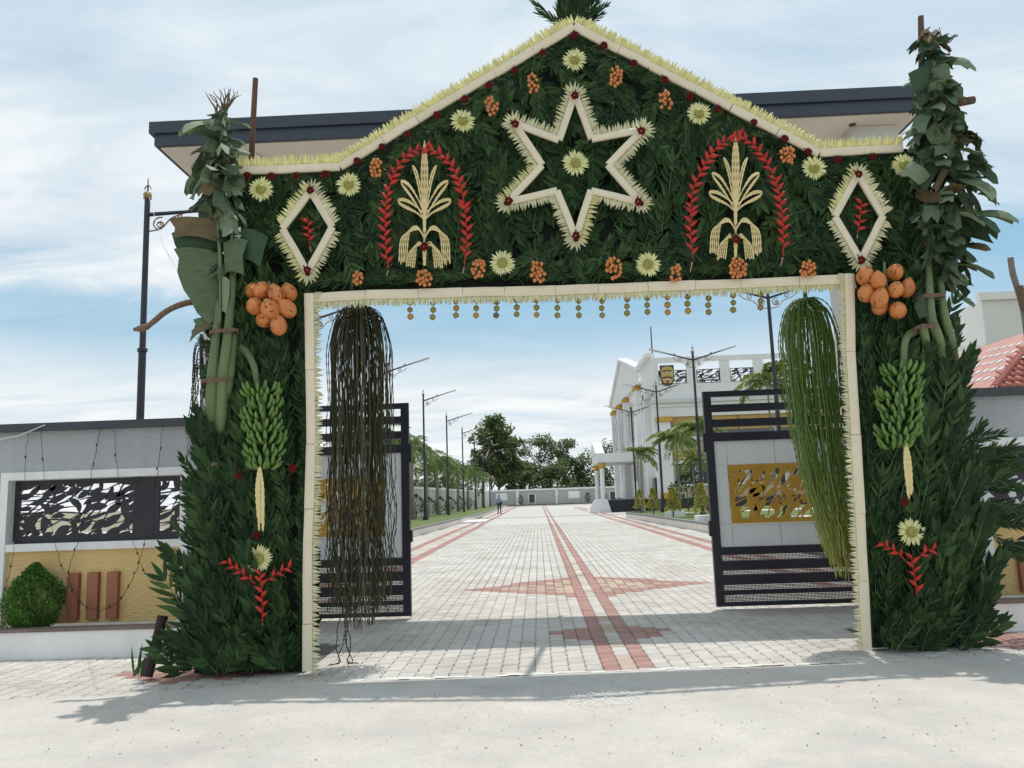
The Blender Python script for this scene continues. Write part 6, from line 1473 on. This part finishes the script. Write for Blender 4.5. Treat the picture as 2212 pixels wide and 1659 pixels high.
# ================================================================== guard cabin with tile roof beyond the right wall
cb = thing('tiled_cabin', 'low cabin with a hipped red clay tile roof beyond the right wall', 'building', (13, 20, 0))
ex0, ey0, ez = 9.25, 16.0, 3.38; sl = .56; K = 3.4
part('wall', MB().box((9.7, 16.5, 0), (19, 26, 3.2)), bwhite_m, cb); part('eave_board', MB().box((9.3, 16.05, 3.2), (19.4, 16.12, 3.36)), white_m, cb)
# left slope (flat tiles) and front slope (barrel tiles)
m = MB(); m.v = [(ex0, ey0, ez), (ex0+K, ey0+K, ez+K*sl), (ex0+K, ey0+14-K, ez+K*sl), (ex0, ey0+14, ez), (ex0, ey0, ez-.06), (ex0, ey0+14, ez-.06)]; m.f = [(0, 1, 2, 3), (0, 3, 5, 4)]; m.m = [0, 0]; part('roof_slope', m, pink_m, cb)
m = MB(); m.v = [(ex0, ey0, ez-.03), (ex0+11, ey0, ez-.03), (ex0+11-K, ey0+K, ez+K*sl-.03), (ex0+K, ey0+K, ez+K*sl-.03)]; m.f = [(0, 1, 2, 3)]; m.m = [0]; part('roof_slope', m, tile_m, cb)
tl = MB()
for k in range(7):
    a0, a1 = PI*k/6, 0; tl.v += [(.085*math.cos(PI-PI*k/6), -.0, .055*math.sin(PI*k/6)), (.07*math.cos(PI-PI*k/6), .36, .045*math.sin(PI*k/6))]
for k in range(6): tl.f.append((2*k, 2*k+1, 2*k+3, 2*k+2))
tl.v += [(.085*math.cos(PI-PI*k/6)*.8, 0.0, .055*math.sin(PI*k/6)*.7) for k in range(7)]
for k in range(6): tl.f.append((2*k, 2*k+2, 14+k+1, 14+k))
tl.m = [0]*len(tl.f); TLM = tl.mesh('roof_tile', tile_m, True)
nrm = math.atan(sl); cnt_ = 0; filt = MB()
for r in range(10):
    for c in range(40):
        x = ex0+.2+c*.185; y = ey0-.05+r*.3*math.cos(nrm); z = ez+(y-ey0)*sl+.015
        if x-ex0 < (y-ey0)+.05 or x > 14.5: continue
        put('roof_tile', TLM, cb, Matrix.Translation((x, y, z)) @ euler(nrm-.04, U(-.02, .02), U(-.02, .02))); cnt_ += 1
for r in range(34):   # tiles along the hip
    u = r/10.0
    if u < K: put('roof_tile', TLM, cb, Matrix.Translation((ex0+u, ey0+u, ez+u*sl+.03)) @ euler(math.atan(sl/1.41), 0, -PI/4))
gl = MB()  # glints of light off the flat left slope, painted as white patches
for a in range(5):
    for c in range(11 - abs(a-2)):
        y = ey0+.9+c*.42+a*.12; h = .55+a*.42+.06*c; x = ex0+h; z = ez+h*sl+.012
        gl.quadf((x, y, z), (x+.14, y, z+.14*sl), (x+.14, y+.2, z+.14*sl), (x, y+.2, z))
part('tile_glints', gl, M('glint_white', (.8, .78, .76), (.75, .73, .7), .25, 3), cb, kind='stuff')
o = thing('distant_block', 'pale building block beyond the tiled cabin at the right edge', 'building', (40, 60, 0))
part('wall', MB().box((34.5, 60, 0), (48, 75, 15.2)), M('pale_block_wall', (.72, .70, .66), (.66, .64, .6), .8, .3), o); part('parapet', MB().box((34.2, 59.7, 15.21), (48.3, 60.3, 15.8)), M('pale_block_parapet', (.78, .76, .73), (.7, .68, .66), .8, .3), o)  # plain pale base colours for the block and its parapet
o = thing('cabin_annex', 'pale low wall with a thin railing between the leaves and the cabin roof', 'building', (22, 40, 0))
part('wall', MB().box((20.5, 40, 0), (32, 46, 7.3)), bwhite_m, o); part('ledge', MB().box((20.3, 39.8, 7.31), (32.2, 46, 7.5)), bcorn_m, o)
# ================================================================== PERSON
def skin(name, pts, edges, radii, mt, parent, M0, sub=1):
    me = bpy.data.meshes.new(name); me.from_pydata([tuple(p) for p in pts], edges, []); me.materials.append(mt)
    o = bpy.data.objects.new(name, me); COL.objects.link(o); o.parent = parent; o.matrix_basis = WM[parent.name].inverted() @ M0; WM[o.name] = M0
    sm = o.modifiers.new('skin', 'SKIN'); 
    for i, r in enumerate(radii):
        d = me.skin_vertices[0].data[i]; d.radius = r if isinstance(r, tuple) else (r, r)
    me.skin_vertices[0].data[0].use_root = True
    ss = o.modifiers.new('sub', 'SUBSURF'); ss.levels = sub; ss.render_levels = sub
    for p in me.polygons: p.use_smooth = True
    return o
skin_m = M('skin_brown', (.17, .09, .055), (.14, .075, .045), .6); shirt_m = M('shirt_light_blue', (.28, .45, .66), (.24, .40, .6), .8, 8); trou_m = M('trousers_black', (.018, .018, .022), (.025, .025, .03), .8); hair_m = M('hair_black', (.012, .01, .01), (.02, .018, .016), .6)
pp = G(1079, 1110); pe = thing('person', 'person in light blue shirt and black trousers with a sling bag, by the left kerb', 'person', (pp.x, pp.y, 0), rz=2.9)
M0 = WM[pe.name]
bp_ = [(0, 0, .95), (0, 0, 1.12), (0, 0, 1.35), (0, 0, 1.45), (0, -.01, 1.52), (0, -.015, 1.62), (0, -.01, 1.71), (.19, 0, 1.42), (.25, .02, 1.16), (.24, -.08, .93), (.235, -.1, .86), (-.19, 0, 1.42), (-.26, .02, 1.16), (-.2, -.14, .98), (-.17, -.17, .93), (.10, 0, .90), (.11, -.01, .5), (.12, .02, .08), (.13, -.1, .04), (-.10, 0, .90), (-.12, .0, .5), (-.14, .03, .08), (-.16, -.09, .04)]
be = [(0, 1), (1, 2), (2, 3), (3, 4), (4, 5), (5, 6), (3, 7), (7, 8), (8, 9), (9, 10), (3, 11), (11, 12), (12, 13), (13, 14), (0, 15), (15, 16), (16, 17), (17, 18), (0, 19), (19, 20), (20, 21), (21, 22)]
br_ = [(.14, .1), (.13, .09), (.15, .1), (.1, .08), .052, (.078, .09), (.06, .07), .05, .036, .028, .03, .05, .036, .028, .03, .08, .055, .036, .032, .08, .055, .036, .032]
skin('body', bp_, be, br_, skin_m, pe, M0)
skin('shirt', [bp_[i] for i in (0, 1, 2, 3)]+[bp_[7], (.235, .01, 1.2), bp_[11], (-.245, .01, 1.2)], [(0, 1), (1, 2), (2, 3), (3, 4), (4, 5), (3, 6), (6, 7)], [(.165, .12), (.15, .108), (.17, .118), (.11, .09), .064, .056, .064, .056], shirt_m, pe, M0)
skin('trousers', [bp_[0], bp_[15], bp_[16], bp_[17], bp_[19], bp_[20], bp_[21]], [(0, 1), (1, 2), (2, 3), (0, 4), (4, 5), (5, 6)], [(.155, .115), .095, .07, .055, .095, .07, .055], trou_m, pe, M0)
m = MB(); m.ball((0, .012, 1.665), .1, 10, 7, (.86, 1.0, 1.02)); put('hair', m.mesh('hair', hair_m, True), pe, M0)
for s_ in (-1, 1): m = MB(); m.box((s_*.14-.05, -.15, 0), (s_*.14+.05, .1, .07)); put('shoe', m.mesh('shoe', trou_m), pe, M0)
m = MB(); m.tube([(.15, -.12, 1.43), (0, -.15, 1.25), (-.2, -.1, 1.0)], .018, 4); m.tube([(.15, .1, 1.43), (0, .13, 1.25), (-.2, .09, 1.0)], .018, 4); m.box((-.27, -.08, .85), (-.17, .1, 1.05)); put('sling_bag', m.mesh('sling_bag', trou_m), pe, M0)
